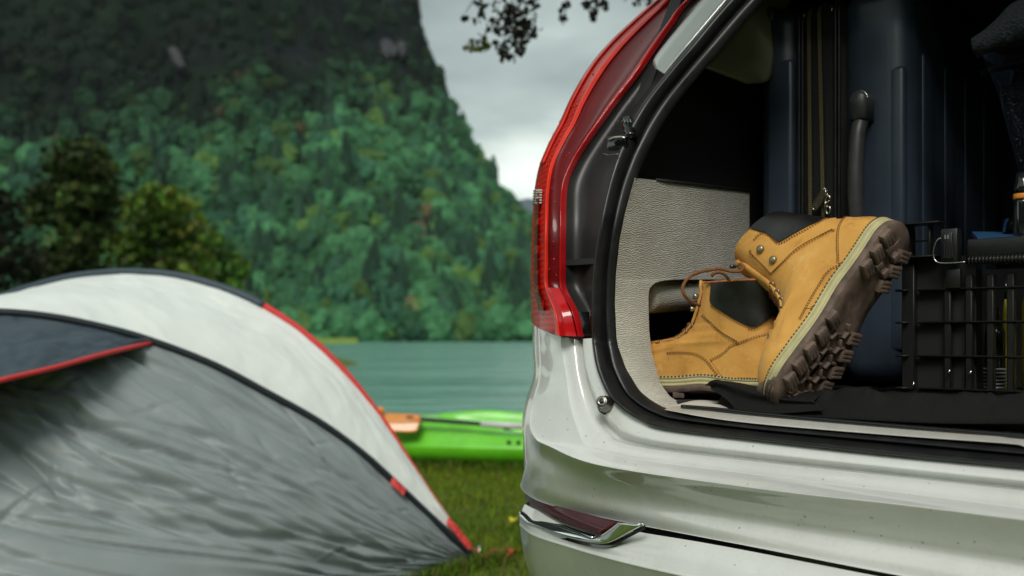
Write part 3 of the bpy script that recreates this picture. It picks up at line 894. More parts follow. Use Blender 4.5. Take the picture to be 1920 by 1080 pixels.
# ------------------------------------------------------------------ the car
CAR = empty('suv', car(0.39, 2.2, 0), 'white SUV with its tailgate open and luggage and boots inside', 'car')
WP = M['white_paint']
def rail(pts, ys, f=Py):
    return [f(x, y, d) for (x, y), d in zip(pts, ys)]
rC = [(1113, 634), (1114, 650), (1121, 690), (1139, 735), (1160, 760), (1182, 778), (1205, 790), (1250, 806), (1440, 829), (1680, 856), (1980, 884)]
rB = [(1087, 636), (1088, 655), (1094, 700), (1110, 752), (1129, 791), (1145, 808), (1165, 823), (1240, 839), (1440, 862), (1680, 887), (1980, 919)]
rA = [(1051, 631), (1053, 655), (1062, 710), (1069, 764), (1080, 800), (1093, 831), (1115, 843), (1200, 862), (1440, 893), (1680, 923), (1980, 961)]
rK = [(1010, 616), (1012, 655), (1012, 705), (1000, 750), (994, 790), (1003, 820), (1030, 836), (1130, 873), (1440, 918), (1680, 945), (1980, 982)]
rM = [(1003, 611), (1004, 654), (1005, 703), (991, 754), (985, 800), (990, 850), (1008, 880), (1110, 922), (1440, 982), (1680, 1020), (1980, 1066)]
rE = [(998, 607), (999, 653), (1001, 702), (984, 755), (979, 800), (983, 880), (981, 921), (1071, 958), (1440, 1031), (1680, 1078), (1980, 1134)]
yC = [.030, .025, .015, .005, 0, 0, 0, 0, 0, 0, 0]
yB = [.036, .030, .020, .010, .0, -.004, -.008, -.012, -.012, -.012, -.012]
yB2 = [.040, .035, .026, .016, .006, .002, -.002, -.006, -.006, -.006, -.006]
yA = [.030, .025, .010, -.006, -.020, -.030, -.036, -.045, -.050, -.050, -.050]
yK = [.070, .066, .056, .036, .012, -.010, -.030, -.066, -.090, -.098, -.100]
yM = [.105, .103, .096, .078, .058, .036, .026, -.010, -.044, -.052, -.054]
yE = [.165, .163, .158, .145, .135, .125, .112, .030, -.058, -.070, -.072]
C3, B3, A3, K3, M3, E3 = [rail(p, y) for p, y in ((rC, yC), (rB, yB), (rA, yA), (rK, yK), (rM, yM), (rE, yE))]
def between(a, b, f, dy=0.0, dz=0.0):
    return [p.lerp(q, f) + EY * dy + Vector((0, 0, dz)) for p, q in zip(a, b)]
# sharp creases come from doubled rails close together
def crease(a, b, c, e=0.12):
    return [between(b, a, e), b, between(b, c, e)]
rails = [C3, between(C3, B3, .55, -.004)] + [between(B3, C3, .22), between(B3, C3, .07, .012, -.003), between(B3, A3, .08, .012, -.003), between(B3, A3, .20, -.004)] \
    + [between(A3, B3, .22), between(A3, B3, .04), between(A3, K3, .04)] + [between(A3, K3, .5, -.003), between(K3, A3, .07), K3, between(K3, M3, .06)] \
    + [between(K3, M3, .5, .006), M3, between(M3, E3, .5, -.004), between(E3, M3, .08), E3]
loft('quarter_panel', rails, WP, CAR, k=10, m=4, flip=False)
# the body side beyond the corner, out to the rear wheel arch and the doors
flank = []
for p in E3[:7]:
    x, y = (p - O).dot(EX), (p - O).dot(EY)
    flank.append([p, car(x - .022, y + .05, p.z), car(x - .045, y + .16, p.z), car(x - .06, y + .45, p.z), car(x - .065, y + .62, p.z)])
loft('side_panel', [[f[i] for f in flank] for i in range(5)], WP, CAR, k=4, m=5)
# dark gap strip under the panel edge
gaprails = [between(E3, M3, .0, .004)[6:], [p + EY * .006 - Vector((0, 0, .016)) for p in E3[6:]]]
loft('panel_gap', gaprails, M['gloss_black'], CAR, k=8, m=2)

# lower bumper
rG = [(984, 945), (1010, 957), (1071, 971), (1130, 984), (1207, 999), (1316, 1017), (1440, 1040), (1680, 1087), (1980, 1144)]
rH = [(974, 985), (1000, 1004), (1060, 1024), (1120, 1042), (1190, 1060), (1300, 1085), (1440, 1118), (1680, 1170), (1980, 1232)]
rI = [(985, 1050), (1010, 1075), (1065, 1100), (1125, 1120), (1195, 1145), (1305, 1180), (1440, 1215), (1680, 1280), (1980, 1350)]
rJ = [(1012, 1130), (1035, 1160), (1080, 1190), (1140, 1215), (1205, 1240), (1310, 1270), (1440, 1310), (1680, 1385), (1980, 1470)]
yG = [.130, .085, .038, .004, -.022, -.046, -.058, -.070, -.072]
yH = [.125, .065, .015, -.020, -.050, -.076, -.092, -.104, -.106]
yI = [.165, .115, .068, .034, .004, -.022, -.038, -.050, -.052]
yJ = [.230, .180, .135, .100, .070, .045, .028, .016, .014]
G3, H3, I3, J3 = [rail(p, y) for p, y in ((rG, yG), (rH, yH), (rI, yI), (rJ, yJ))]
lrails = [G3, between(G3, H3, .5, -.006), between(H3, G3, .12, -.001), H3, between(H3, I3, .12), I3, J3]
loft('lower_bumper', lrails, WP, CAR, k=8, m=4)
# corner of the lower bumper running forward
lf = []
for p in (G3[0], H3[0], I3[0], J3[0]):
    x, y = (p - O).dot(EX), (p - O).dot(EY)
    lf.append([p, car(x - .02, y + .05, p.z), car(x - .035, y + .18, p.z), car(x - .04, y + .42, p.z)])
loft('side_panel', [[f[i] for f in lf] for i in range(4)], WP, CAR, k=4, m=5)

# rear fog reflector and its chrome hook
top = [(993, 930), (1020, 942), (1060, 953), (1110, 966), (1160, 979)]
bot = [(998, 956), (1025, 969), (1055, 980), (1090, 992), (1126, 1001)]
yy = [.110, .068, .030, .000, -.024]
T3 = rail(top, yy); Bt3 = rail(bot, [v - .002 for v in yy])
rf = loft('reflector', [T3, between(T3, Bt3, .5, -.004), Bt3], M['reflector_red'], CAR, k=8, m=6, thick=.008)
rf['label'] = 'dark red rear reflector'
# vertical prism ribs of the reflector
mbr = MB()
for i in range(1, 18):
    f = i / 18 * (len(T3) - 1); a = int(f); u = f - a
    p = T3[a].lerp(T3[min(a + 1, 4)], u); q = Bt3[a].lerp(Bt3[min(a + 1, 4)], u)
    mbr.tube([p - EY * .0015, p.lerp(q, .5) - EY * .0045, q - EY * .0015], .0010, 5)
pass
ctop = [(977, 957), (1000, 967), (1045, 983), (1085, 998), (1108, 1008), (1124, 1004), (1142, 992), (1160, 979)]
cbot = [(975, 975), (992, 990), (1040, 1007), (1090, 1021), (1128, 1026), (1150, 1019), (1176, 1005), (1207, 989)]
yt = [.128, .092, .040, .002, -.018, -.026, -.034, -.042]
Ct3 = rail(ctop, [v - .001 for v in yt]); Cb3 = rail([(x_, y_ - (6 if x_ < 1140 else 4)) for x_, y_ in cbot], [v - .013 for v in yt])
ch = loft('chrome_trim', [Ct3, between(Ct3, Cb3, .15, -.004), between(Ct3, Cb3, .5, -.005), between(Ct3, Cb3, .85, -.004), Cb3], M['chrome'], CAR, k=8, m=4, thick=.006)
ch['label'] = 'polished chrome hook round the reflector'
shelf_in = rail([(993, 952), (1020, 968), (1052, 981), (1088, 994), (1118, 1002)], [.122, .08, .040, .010, -.010])
loft('reflector_shelf', [shelf_in, Ct3[:5]], M['chrome'], CAR, k=8, m=3, thick=.003)
loft('chrome_shadow_gap', [between(Cb3, Ct3, .02, .006), [p + EY * .004 - Vector((0, 0, .0065)) for p in Cb3]], M['gloss_black'], CAR, k=8, m=2)

# tail lamp
rS = [(1330, -92), (1237, 0), (1193, 37), (1143, 83), (1103, 130), (1070, 187), (1050, 230), (1030, 270), (1013, 310), (1003, 360), (998, 433), (996, 500), (996, 545), (996, 580), (997, 605)]
rT = [(1348, -92), (1252, 0), (1211, 37), (1164, 83), (1126, 130), (1093, 187), (1074, 232), (1057, 262), (1036, 308), (1028, 359), (1026, 430), (1026, 500), (1027, 540), (1044, 584), (1050, 629)]
rU = [(1392, -92), (1288, 0), (1254, 45), (1221, 92), (1190, 138), (1150, 190), (1120, 232), (1099, 262), (1073, 304), (1056, 350), (1053, 420), (1052, 500), (1054, 540), (1075, 584), (1087, 631)]
nS = len(rS)
S3 = [Pr(x, y, .165) for x, y in rS]
yT = [.055, .055, .055, .052, .05, .048, .046, .044, .04, .038, .036, .036, .034, .012, .006]
T3 = [Pr(x, y, d) for (x, y), d in zip(rT, yT)]
U3 = [Pr(x, y, .036 if i < 13 else (.022 if i == 13 else .024), .9) for i, (x, y) in enumerate(rU)]
outer = loft('tail_lamp', [S3, between(S3, T3, .30, -.012), between(S3, T3, .65, -.012), between(T3, S3, .06, -.002)], M['lamp_ridged'], CAR, k=8, m=5)
outer['label'] = 'tall red tail lamp curving up the corner of the body'
# light strip near the outer edge, bright ridge and dark channel
b1, b2 = between(S3, T3, .44, -.0145), between(S3, T3, .70, -.0135)
loft('light_guide', [b1[1:9], between(b1, b2, .5, -.003)[1:9], b2[1:9]], M['lamp_bright'], outer, k=8, m=3, thick=.002)
loft('lamp_ridge', [between(T3, S3, .12, -.003), between(T3, U3, .02, -.007), between(T3, U3, .14, -.003)], M['lamp_bright'], outer, k=8, m=4)
loft('lamp_channel', [between(T3, U3, .10, -.002), between(T3, U3, .25, .006), between(T3, U3, .62, .012), between(T3, U3, .93, .002)], M['lamp_dark'], outer, k=8, m=4)
loft('lamp_inner_edge', [between(T3, U3, .91, .002), between(T3, U3, .95, -.002), U3, between(T3, U3, 1.02, .012)], M['lamp_red'], outer, k=8, m=4)
# lower facet that kicks inwards
loft('lamp_foot', [between(T3, U3, .06, -.006)[12:], between(T3, U3, .50, -.012)[12:], between(T3, U3, .95, -.006)[12:]], M['lamp_red'], outer, k=8, m=5, smooth_across=False)
# little blocks of the LED row
led = []
for i in range(22):
    f = 9.1 + i * (12.9 - 9.1) / 21; a = int(f); u = f - a
    s = S3[a].lerp(S3[a + 1], u); q = T3[a].lerp(T3[a + 1], u)
    w = (q - s); c = s.lerp(q, .66) - EY * .0135
    obox('led_block', c, w * .105, EY * .003, Vector((0, 0, .0042 + .0012 * (i % 3))), M['lamp_dark' if i % 4 else 'lamp_red'], outer, .001, 1)
# clear reverse window with fine horizontal ribs
for i in range(6):
    f = 8.98 + i * .068; a = int(f); u = f - a
    s = S3[a].lerp(S3[a + 1], u); q = T3[a].lerp(T3[a + 1], u)
    p0 = s.lerp(q, .0) - EY * .004; p1 = s.lerp(q, .45) - EY * .0165; p2 = s.lerp(q, .84) - EY * .012
    tube('clear_rib', [p0, p1, p2], .0016, M['clear_lens'], outer, 6)
# raindrops standing on the lens
rgd = np.random.default_rng(8); md = MB()
for i in range(150):
    f = rgd.uniform(2.2, 13.5) if i % 3 else rgd.uniform(2.2, 9); a = int(f); u = f - a
    v = rgd.uniform(.05, 1.0) ** 1.5
    s = S3[a].lerp(S3[a + 1], u); q = U3[a].lerp(U3[a + 1], u); t_ = T3[a].lerp(T3[a + 1], u)
    p = s.lerp(t_, v * 1.3) - EY * (.014 * math.sin(min(1, v * 1.3) * math.pi) + .001) if v < .75 else t_.lerp(q, (v - .75) * 3) - EY * .002
    r = rgd.uniform(.0008, .0021)
    V, Fc = [], []
    for a1 in range(4):
        for b1_ in range(6):
            ph = a1 / 3 * math.pi; tt_ = b1_ / 6 * 2 * math.pi
            V.append(p + EX * r * math.sin(ph) * math.cos(tt_) + Vector((0, 0, r * 1.15)) * math.sin(ph) * math.sin(tt_) - EY * r * .55 * math.cos(ph))
    md.add(V, grid_faces(4, 6, cv=True))
dr = md.build('raindrops', M['lamp_red'], outer, True); dr['kind'] = 'stuff'
# lamp body continues along the flank as dark glass / white panel
lf = []
for p in S3:
    x, y = (p - O).dot(EX), (p - O).dot(EY)
    lf.append([p, car(x - .02, y + .05, p.z), car(x - .04, y + .2, p.z), car(x - .05, y + .55, p.z)])
loft('lamp_side', [[f[i] for f in lf] for i in range(2)], M['lamp_red'], outer, k=4, m=4)
loft('side_panel', [[f[i] for f in lf] for i in (1, 2, 3)], WP, CAR, k=4, m=4)

# seal round the opening
C_up = [(1452, -92), (1368, 0), (1331, 42), (1290, 93), (1254, 135), (1211, 190), (1187, 230), (1172, 262), (1155, 305), (1141, 358), (1128, 425), (1117, 500), (1114, 540), (1112, 584)]
D_up = [(1515, -92), (1428, 0), (1391, 41), (1349, 90), (1313, 132), (1268, 186), (1237, 232), (1219, 265), (1201, 303), (1181, 358), (1165, 428), (1156, 500), (1154, 540), (1153, 584)]
D_lo = [(1156, 634), (1159, 652), (1169, 688), (1190, 727), (1208, 745), (1228, 758), (1246, 766), (1286, 776), (1440, 795), (1680, 815), (1980, 842)]
Cu3 = [Pr(x, y, .030, .8) for x, y in C_up]
Cs = Cu3 + C3
Ds = [Pr(x, y, .040, .8) for x, y in D_up] + [Py(x, y, .040 - .010 * min(1, i / 4)) for i, (x, y) in enumerate(D_lo)]
srails = [between(Cs, Ds, .02, .020), between(Cs, Ds, .0, .002), between(Cs, Ds, .12, -.012), between(Cs, Ds, .30, -.017), between(Cs, Ds, .44, -.008), between(Cs, Ds, .50, .006),
          between(Cs, Ds, .56, .004), between(Cs, Ds, .68, -.006), between(Cs, Ds, .82, -.006), between(Cs, Ds, .96, .002), between(Cs, Ds, 1.0, .008)]
sl = loft('door_seal', srails, M['rubber'], CAR, k=6, m=4)
sl['label'] = 'black ribbed rubber seal round the tailgate opening'

# dark plastic panel between lamp and seal
up = U3[:14]; mid = between(up, Cu3, .28, .035); mid2 = between(up, Cu3, .62, .024)
bp = loft('rear_pillar_panel', [between(up, Cu3, -.02, .012), between(up, Cu3, .08, .030), mid, mid2, between(up, Cu3, .94, .010), between(up, Cu3, 1.04, .012)], M['rear_plastic'], CAR, k=6, m=4)
low = [U3[13], U3[14], Py(1088, 640, .04)]; lowc = [Cu3[13], C3[0], Py(1116, 645, .032)]
loft('lamp_gasket', [between(low, lowc, -.1, .010), between(low, lowc, .5, .016), lowc], M['gloss_black'], CAR, k=5, m=3)
# white body gutter higher up, shade painted into its grey
l1 = [(1400, -88), (1322, -3), (1271, 58), (1236, 102), (1228, 118), (1232, 128)]
l2 = [(1447, -92), (1366, 0), (1312, 64), (1270, 113), (1256, 130), (1247, 141)]
L1 = [Pr(x, y, .034, .85) for x, y in l1]; L2 = [Pr(x, y, .030, .8) for x, y in l2]
loft('pillar_gutter', [L1, between(L1, L2, .4, -.004), L2], M['shaded_gutter_paint'], CAR, k=8, m=4, thick=.004)
# striker / wiring boot in the panel
st = Pr(1163, 268, .020, .85)
sk = obox('latch_bracket', st + Vector((0, 0, .0)), EX * .020, EY * .012, Vector((0, 0, .012)), M['gloss_black'], CAR, .004)
bell = [Pr(1176 + 1.2 * i, 226 + 5.5 * i, .016, .85) for i in range(7)]
tube('cable_boot', [p.lerp(bell[-1], 0) for p in bell], [.0105, .0080, .0108, .0082, .0110, .0084, .0112], M['gloss_black'], sk, 14)
tube('spring_wire', [Pr(x, y, .003, .85) for x, y in ((1166, 229), (1170, 224), (1172, 230), (1176, 224), (1178, 230), (1182, 224), (1183, 230))], .0011, M['steel'], sk, 5)
tube('bracket_edge', [Pr(x, y, .004, .85) for x, y in ((1142, 262), (1152, 258), (1164, 257), (1172, 259))], .0024, M['steel'], sk, 6)
tube('bracket_edge', [Pr(x, y, .006, .85) for x, y in ((1131, 288), (1140, 291), (1150, 290), (1160, 289))], .0012, M['dark_steel'], sk, 5)

# rubber buffer in the white gutter
bp0 = Py(1139, 760, .004); ax = (Py(1128, 752, -.03) - Py(1141, 761, .004)).normalized()
bf = tube('buffer_collar', [bp0 + ax * -.004, bp0 + ax * .003, bp0 + ax * .005], [.0165, .0165, .013], M['gloss_black'], CAR, 20)
prof = [(.000, .0140), (.010, .0135), (.016, .0120), (.017, .0100), (.024, .0097), (.030, .0094), (.031, .0080)]
tube('buffer_stop', [bp0 + ax * a for a, r in prof], [r for a, r in prof], M['dark_steel'], bf, 20)
tube('buffer_hole', [bp0 + ax * .0305, bp0 + ax * .0325], [.0036, .0030], M['gloss_black'], bf, 12)
tube('buffer_lip', [bp0 + ax * .0312 + (ax.orthogonal().normalized() * math.cos(t) + ax.cross(ax.orthogonal().normalized()) * math.sin(t)) * .0055 for t in np.linspace(0, 6.283, 17)[:-1]], .0014, M['steel'], bf, 6, True)

# ------------------------------------------------------------------ load space
XW = -.166
FLOOR = .812
def carL(y): return float(np.interp(y, [333, 400, 450, 513, 567, 634, 676, 727, 756, 772], [1190, 1172, 1162, 1155, 1153, 1156, 1164, 1190, 1222, 1262]))
def carN(y): return float(np.interp(y, [524, 526, 529, 533, 541, 552, 617, 661, 717, 744, 764, 772], [1266, 1244, 1232, 1225, 1218, 1215.5, 1217, 1222, 1237, 1256, 1292, 1310]))
def carX(y): return XW + float(np.interp(y, [524, 552, 617, 661, 717, 744, 764, 772], [0, .003, .014, .024, .045, .070, .090, .095]))
def carpet_pt(px, y, lower):
    L_ = carL(y); pl_ = Pr(L_, y, .040, .8) + EY * .012
    xl = (pl_ - O).dot(EX)
    if lower: w_ = max(20.0, carN(y) - L_); xt = carX(y)
    else: w_ = 1266 - carL(y); xt = XW
    f_ = max(0.0, min(1.0, (px - L_) / w_))
    f_ = math.sin(f_ * math.pi / 2) ** .9
    return Px(px, y, xl + (xt - xl) * f_)
m1, m2 = 26, 34
V, Fc = [], []
idx = {}
yu = list(np.linspace(333.5, 524, 46)); yl = list(np.linspace(524, 545, 14))[1:] + list(np.linspace(545, 771, 48))[1:]
def topy(px, y):            # the upper edge slopes down towards the front of the car
    sl = .116 * (px - 1190); return y + sl * max(0.0, (524 - y) / 190.5)
for i, y in enumerate(yu):
    L_ = carL(y); cols = [L_ + (1266 - L_) * j / m1 for j in range(m1 + 1)] + [1266 + 139 * j / m2 for j in range(1, m2 + 1)]
    for j, px in enumerate(cols):
        idx[(i, j)] = len(V); V.append(carpet_pt(px, topy(px, y), False))
for i, y in enumerate(yl):
    L_ = carL(y); N_ = carN(y)
    for j in range(m1 + 1):
        idx[(len(yu) + i, j)] = len(V); V.append(carpet_pt(L_ + (N_ - L_) * j / m1, y, True))
for i in range(len(yu) + len(yl) - 1):
    for j in range(m1 + m2):
        ks_ = [(i, j), (i, j + 1), (i + 1, j + 1), (i + 1, j)]
        if all(k_ in idx for k_ in ks_): Fc.append([idx[k_] for k_ in ks_][::-1])
cp = mobj('side_carpet', V, Fc, M['carpet'], CAR)
cp['label'] = 'beige grey carpet lining the side wall'
R3 = [None] + [V[idx[(len(yu) + i, m1)]] for i in range(0, len(yl), 3)]
# turned edge of the pocket
edge = [Px(1405, 522, XW), Px(1330, 523, XW), Px(1262, 525, XW)] + R3[1:]
ec = crom(edge, 8)
edge2 = [Vector(p) - EX * .006 for p in ec]
ein = [Vector(p) - EX * .07 + EY * .004 for p in ec]
grid_obj('pocket_return', np.array([[tuple(a), tuple(b), tuple(c)] for a, b, c in zip(ec, [p + EX * .002 for p in edge2], ein)]), M['carpet'], CAR)
# padded roll inside the pocket and its dark back
ro = [Px(1205, 556, XW - .045), Px(1260, 553, XW - .040), Px(1330, 549, XW - .036), Px(1420, 545, XW - .036)]
tube('carpet_roll', crom(ro, 6), .031, M['carpet'], CAR, 20)
cbox('pocket_back', XW - .16, XW - .13, .17, .75, .70, 1.06, M['trim_plastic'], CAR)
cbox('pocket_roof', XW - .13, XW - .006, .05, .75, 1.035, 1.045, M['trim_plastic'], CAR)
# dark upper wall above the carpet, with the beige pillar cover
def raked(z): return .075 + .8 * rake(z)
V = []
zs_ = (1.045, 1.15, 1.25, 1.35, 1.45, 1.55, 1.66)
for xx_ in (XW - .06, XW - .034):
    for z_ in zs_: V += [car(xx_, raked(z_), z_), car(xx_, 1.15, z_)]
n_ = len(zs_); Fc = []
for k_ in (0, 2 * n_):
    Fc += [(k_ + 2 * i, k_ + 2 * i + 1, k_ + 2 * i + 3, k_ + 2 * i + 2) for i in range(n_ - 1)]
Fc += [(2 * i, 2 * i + 2, 2 * n_ + 2 * i + 2, 2 * n_ + 2 * i) for i in range(n_ - 1)] + [(0, 1, 2 * n_ + 1, 2 * n_), (2 * n_ - 2, 2 * n_ - 1, 4 * n_ - 1, 4 * n_ - 2)]
mobj('upper_side_trim', V, Fc, M['trim_plastic'], CAR, False)
cbox('front_side_trim', XW - .03, XW - .006, .455, 1.15, .70, 1.045, M['trim_plastic'], CAR)
cbox('pocket_floor', XW - .15, XW + .05, .09, .75, FLOOR - .06, FLOOR - .004, M['floor_carpet'], CAR)
pl = [Px(1230, 337, XW + .002), Px(1300, 345, XW + .002), Px(1406, 358, XW + .002)]
tube('trim_ledge', pl, .0025, M['trim_plastic'], CAR, 8)
bl = [(1500, -95), (1432, 0), (1400, 36), (1365, 76), (1335, 108), (1316, 126)]
br = [(1600, -95), (1490, -10), (1470, 40), (1452, 95), (1440, 150), (1400, 158)]
BL = [Px(x, y, XW + .030) for x, y in bl]; BR = [Px(x, y, XW + .050) for x, y in br]
pc = loft('pillar_cover', [BL, between(BL, BR, .5, 0) , BR], M['beige_trim'], CAR, k=6, m=5, thick=.006)
pc['label'] = 'beige trim of the rear pillar'
tube('trim_seam', [Px(1424, 3, XW + .032), Px(1438, 10, XW + .036), Px(1452, 16, XW + .04)], .0015, M['gloss_black'], pc, 5)
cbox('load_floor', -.30, 1.02, .088, 1.15, FLOOR - .03, FLOOR - .006, M['floor_carpet'], CAR)
cbox('seat_back', -.30, 1.02, 1.10, 1.22, FLOOR - .03, 1.60, M['trim_plastic'], CAR, .03)
cbox('far_side_trim', .93, .96, .06, 1.2, .75, 1.68, M['trim_plastic'], CAR)
cbox('headliner', -.30, 1.06, .30, 1.25, 1.60, 1.63, M['trim_plastic'], CAR, .008)
cbox('roof', -.34, 1.12, .34, 3.0, 1.64, 1.70, WP, CAR, .03, 3)
# sill: pale trim, bright strip, dark gap
sA = rail([(1258, 763), (1330, 770), (1440, 781), (1680, 802), (1830, 814), (1862, 816), (1990, 826)], [.042] * 7)
sB = rail([(1246, 768), (1330, 783), (1440, 796), (1680, 816), (1850, 828), (1900, 832), (1990, 842)], [.020] * 7)
mir0 = lambda p: car(2 * .39 - (p - O).dot(EX), (p - O).dot(EY), p.z)
sA += [mir0(sA[1]), mir0(sA[0])]; sB += [mir0(sB[1]), mir0(sB[0])]
loft('sill_strip', [between(sA, sB, -.25, .010), sA, between(sA, sB, .4, -.003), sB, between(sA, sB, 1.15, .006)], M['sill_metal'], CAR, k=8, m=3)['label'] = 'pale metal strip along the load sill'
tA = rail([(1250, 764), (1300, 756), (1400, 766), (1600, 785), (1990, 815)], [.060, .075, .085, .085, .085])
tB = rail([(1250, 769), (1300, 772), (1400, 783), (1600, 800), (1990, 830)], [.042, .044, .044, .044, .044])
tA += [mir0(tA[1]), mir0(tA[0])]; tB += [mir0(tB[1]), mir0(tB[0])]
loft('sill_trim', [between(tA, tB, -.3, .02), tA, tB], M['sill_trim'], CAR, k=8, m=4)
gA = rail([(1278, 762), (1340, 767), (1440, 778), (1680, 799), (1990, 822)], [.040] * 5)
tube('sill_gap', crom(gA, 6), .0032, M['gloss_black'], CAR, 6)
cbox('sill_core', -.16, .95, .03, .09, .60, FLOOR - .05, M['black_plastic'], CAR)
# open tailgate above and behind, outside the picture, which shades the load space
def tg(x, u, v):    # u along the gate from hinge, v thickness
    a = math.radians(37)
    return car(x, .34 - u * math.cos(a) - v * math.sin(a) * 0, 1.72 + u * math.sin(a) + v)
G = np.array([[tuple(tg(.39 + .52 * s * (1 + .12 * math.sin(u * 2.6)), u, .06 * math.sin(u / 1.0 * math.pi) - .03 * abs(s) ** 3)) for s in np.linspace(-1, 1, 13)] for u in np.linspace(0, .98, 12)])
gate = grid_obj('tailgate', G, WP, CAR, thick=.07, off=1); gate['label'] = 'raised white tailgate'
G = np.array([[tuple(tg(.39 + .40 * s, u, .10)) for s in np.linspace(-1, 1, 5)] for u in np.linspace(.08, .50, 5)])
grid_obj('rear_window', G, M['glass_dark'], gate, thick=.006)
for s in ():
    tube('gas_strut', [car(s, .22, 1.45), tg(s + .03 * (1 if s < 0 else -1), .42, -.01)], .009, M['gloss_black'], gate, 8)
# far rear corner of the body, rear wheel, underbody, so the car is whole from a step aside
mir = lambda p: car(2 * .39 - (p - O).dot(EX), (p - O).dot(EY), p.z)
for nm, rl, mt, cut in (('quarter_panel', rails, WP, 9), ('lower_bumper', lrails, WP, 7), ('panel_gap', gaprails, M['gloss_black'], 3), ('door_seal', srails, M['rubber'], 23), ('rear_pillar_panel', [U3, between(U3, Cu3 + [C3[0]], .5, .02), Cu3 + [C3[0]]], M['rear_plastic'], 99)):
    loft(nm, [[mir(p) for p in r[:cut]] + ([r[-1]] if cut < 99 else []) for r in rl], mt, CAR, k=6, m=3, flip=True)
tl2 = loft('tail_lamp', [[mir(p) for p in r] for r in (S3, between(S3, T3, .5, -.012), T3, U3)], M['lamp_red'], CAR, k=5, m=4, flip=True)
def wheel(x, y):
    r = .37
    ring = lambda rad, xx: [car(x + xx, y + rad * math.cos(t), .37 + rad * math.sin(t)) for t in np.linspace(0, 2 * math.pi, 41)[:-1]]
    G = np.array([[tuple(p) for p in ring(*q)] for q in ((.25, .10), (.33, .12), (.365, .10), (.37, .0), (.365, -.10), (.33, -.125), (.25, -.11))])
    wv = mobj('wheel', G.reshape(-1, 3), grid_faces(7, 40, cv=True), M['tyre'], CAR)
    G = np.array([[tuple(p) for p in ring(*q)] for q in ((.25, -.105), (.235, -.09), (.22, -.05), (.06, -.06), (.03, -.09), (.005, -.09))])
    mobj('rim', G.reshape(-1, 3), grid_faces(6, 40, cv=True), M['rim_metal'], wv)
wheel(-.42, 1.05); wheel(-.42, 3.95)
cbox('underbody', -.25, 1.03, .1, 4.3, .28, .58, M['trim_plastic'], CAR, .05)
Gs = np.array([[tuple(car(-.50 + .07 * max(0, (z - .95)) ** 1.4, y, z)) for z in (.40, .6, .8, .95)] for y in (1.48, 1.9, 2.4, 2.9, 3.4)])
grid_obj('side_panel', Gs, WP, CAR, thick=.02)
Gs = np.array([[tuple(car(-.50 + .16 * max(0, (z - .95)), y + (z - .95) * .1, z)) for z in (.955, 1.2, 1.62)] for y in (.75, 1.2, 1.9, 2.6)])
grid_obj('side_window', Gs, M['glass_dark'], CAR, thick=.01)
Gs = np.array([[tuple(car(-.50, 1.05 + rr * math.cos(t), .37 + rr * math.sin(t))) for rr in (.41, .50, .58)] for t in np.linspace(0, math.pi, 17)])
grid_obj('wheel_arch', Gs, WP, CAR, thick=.02)
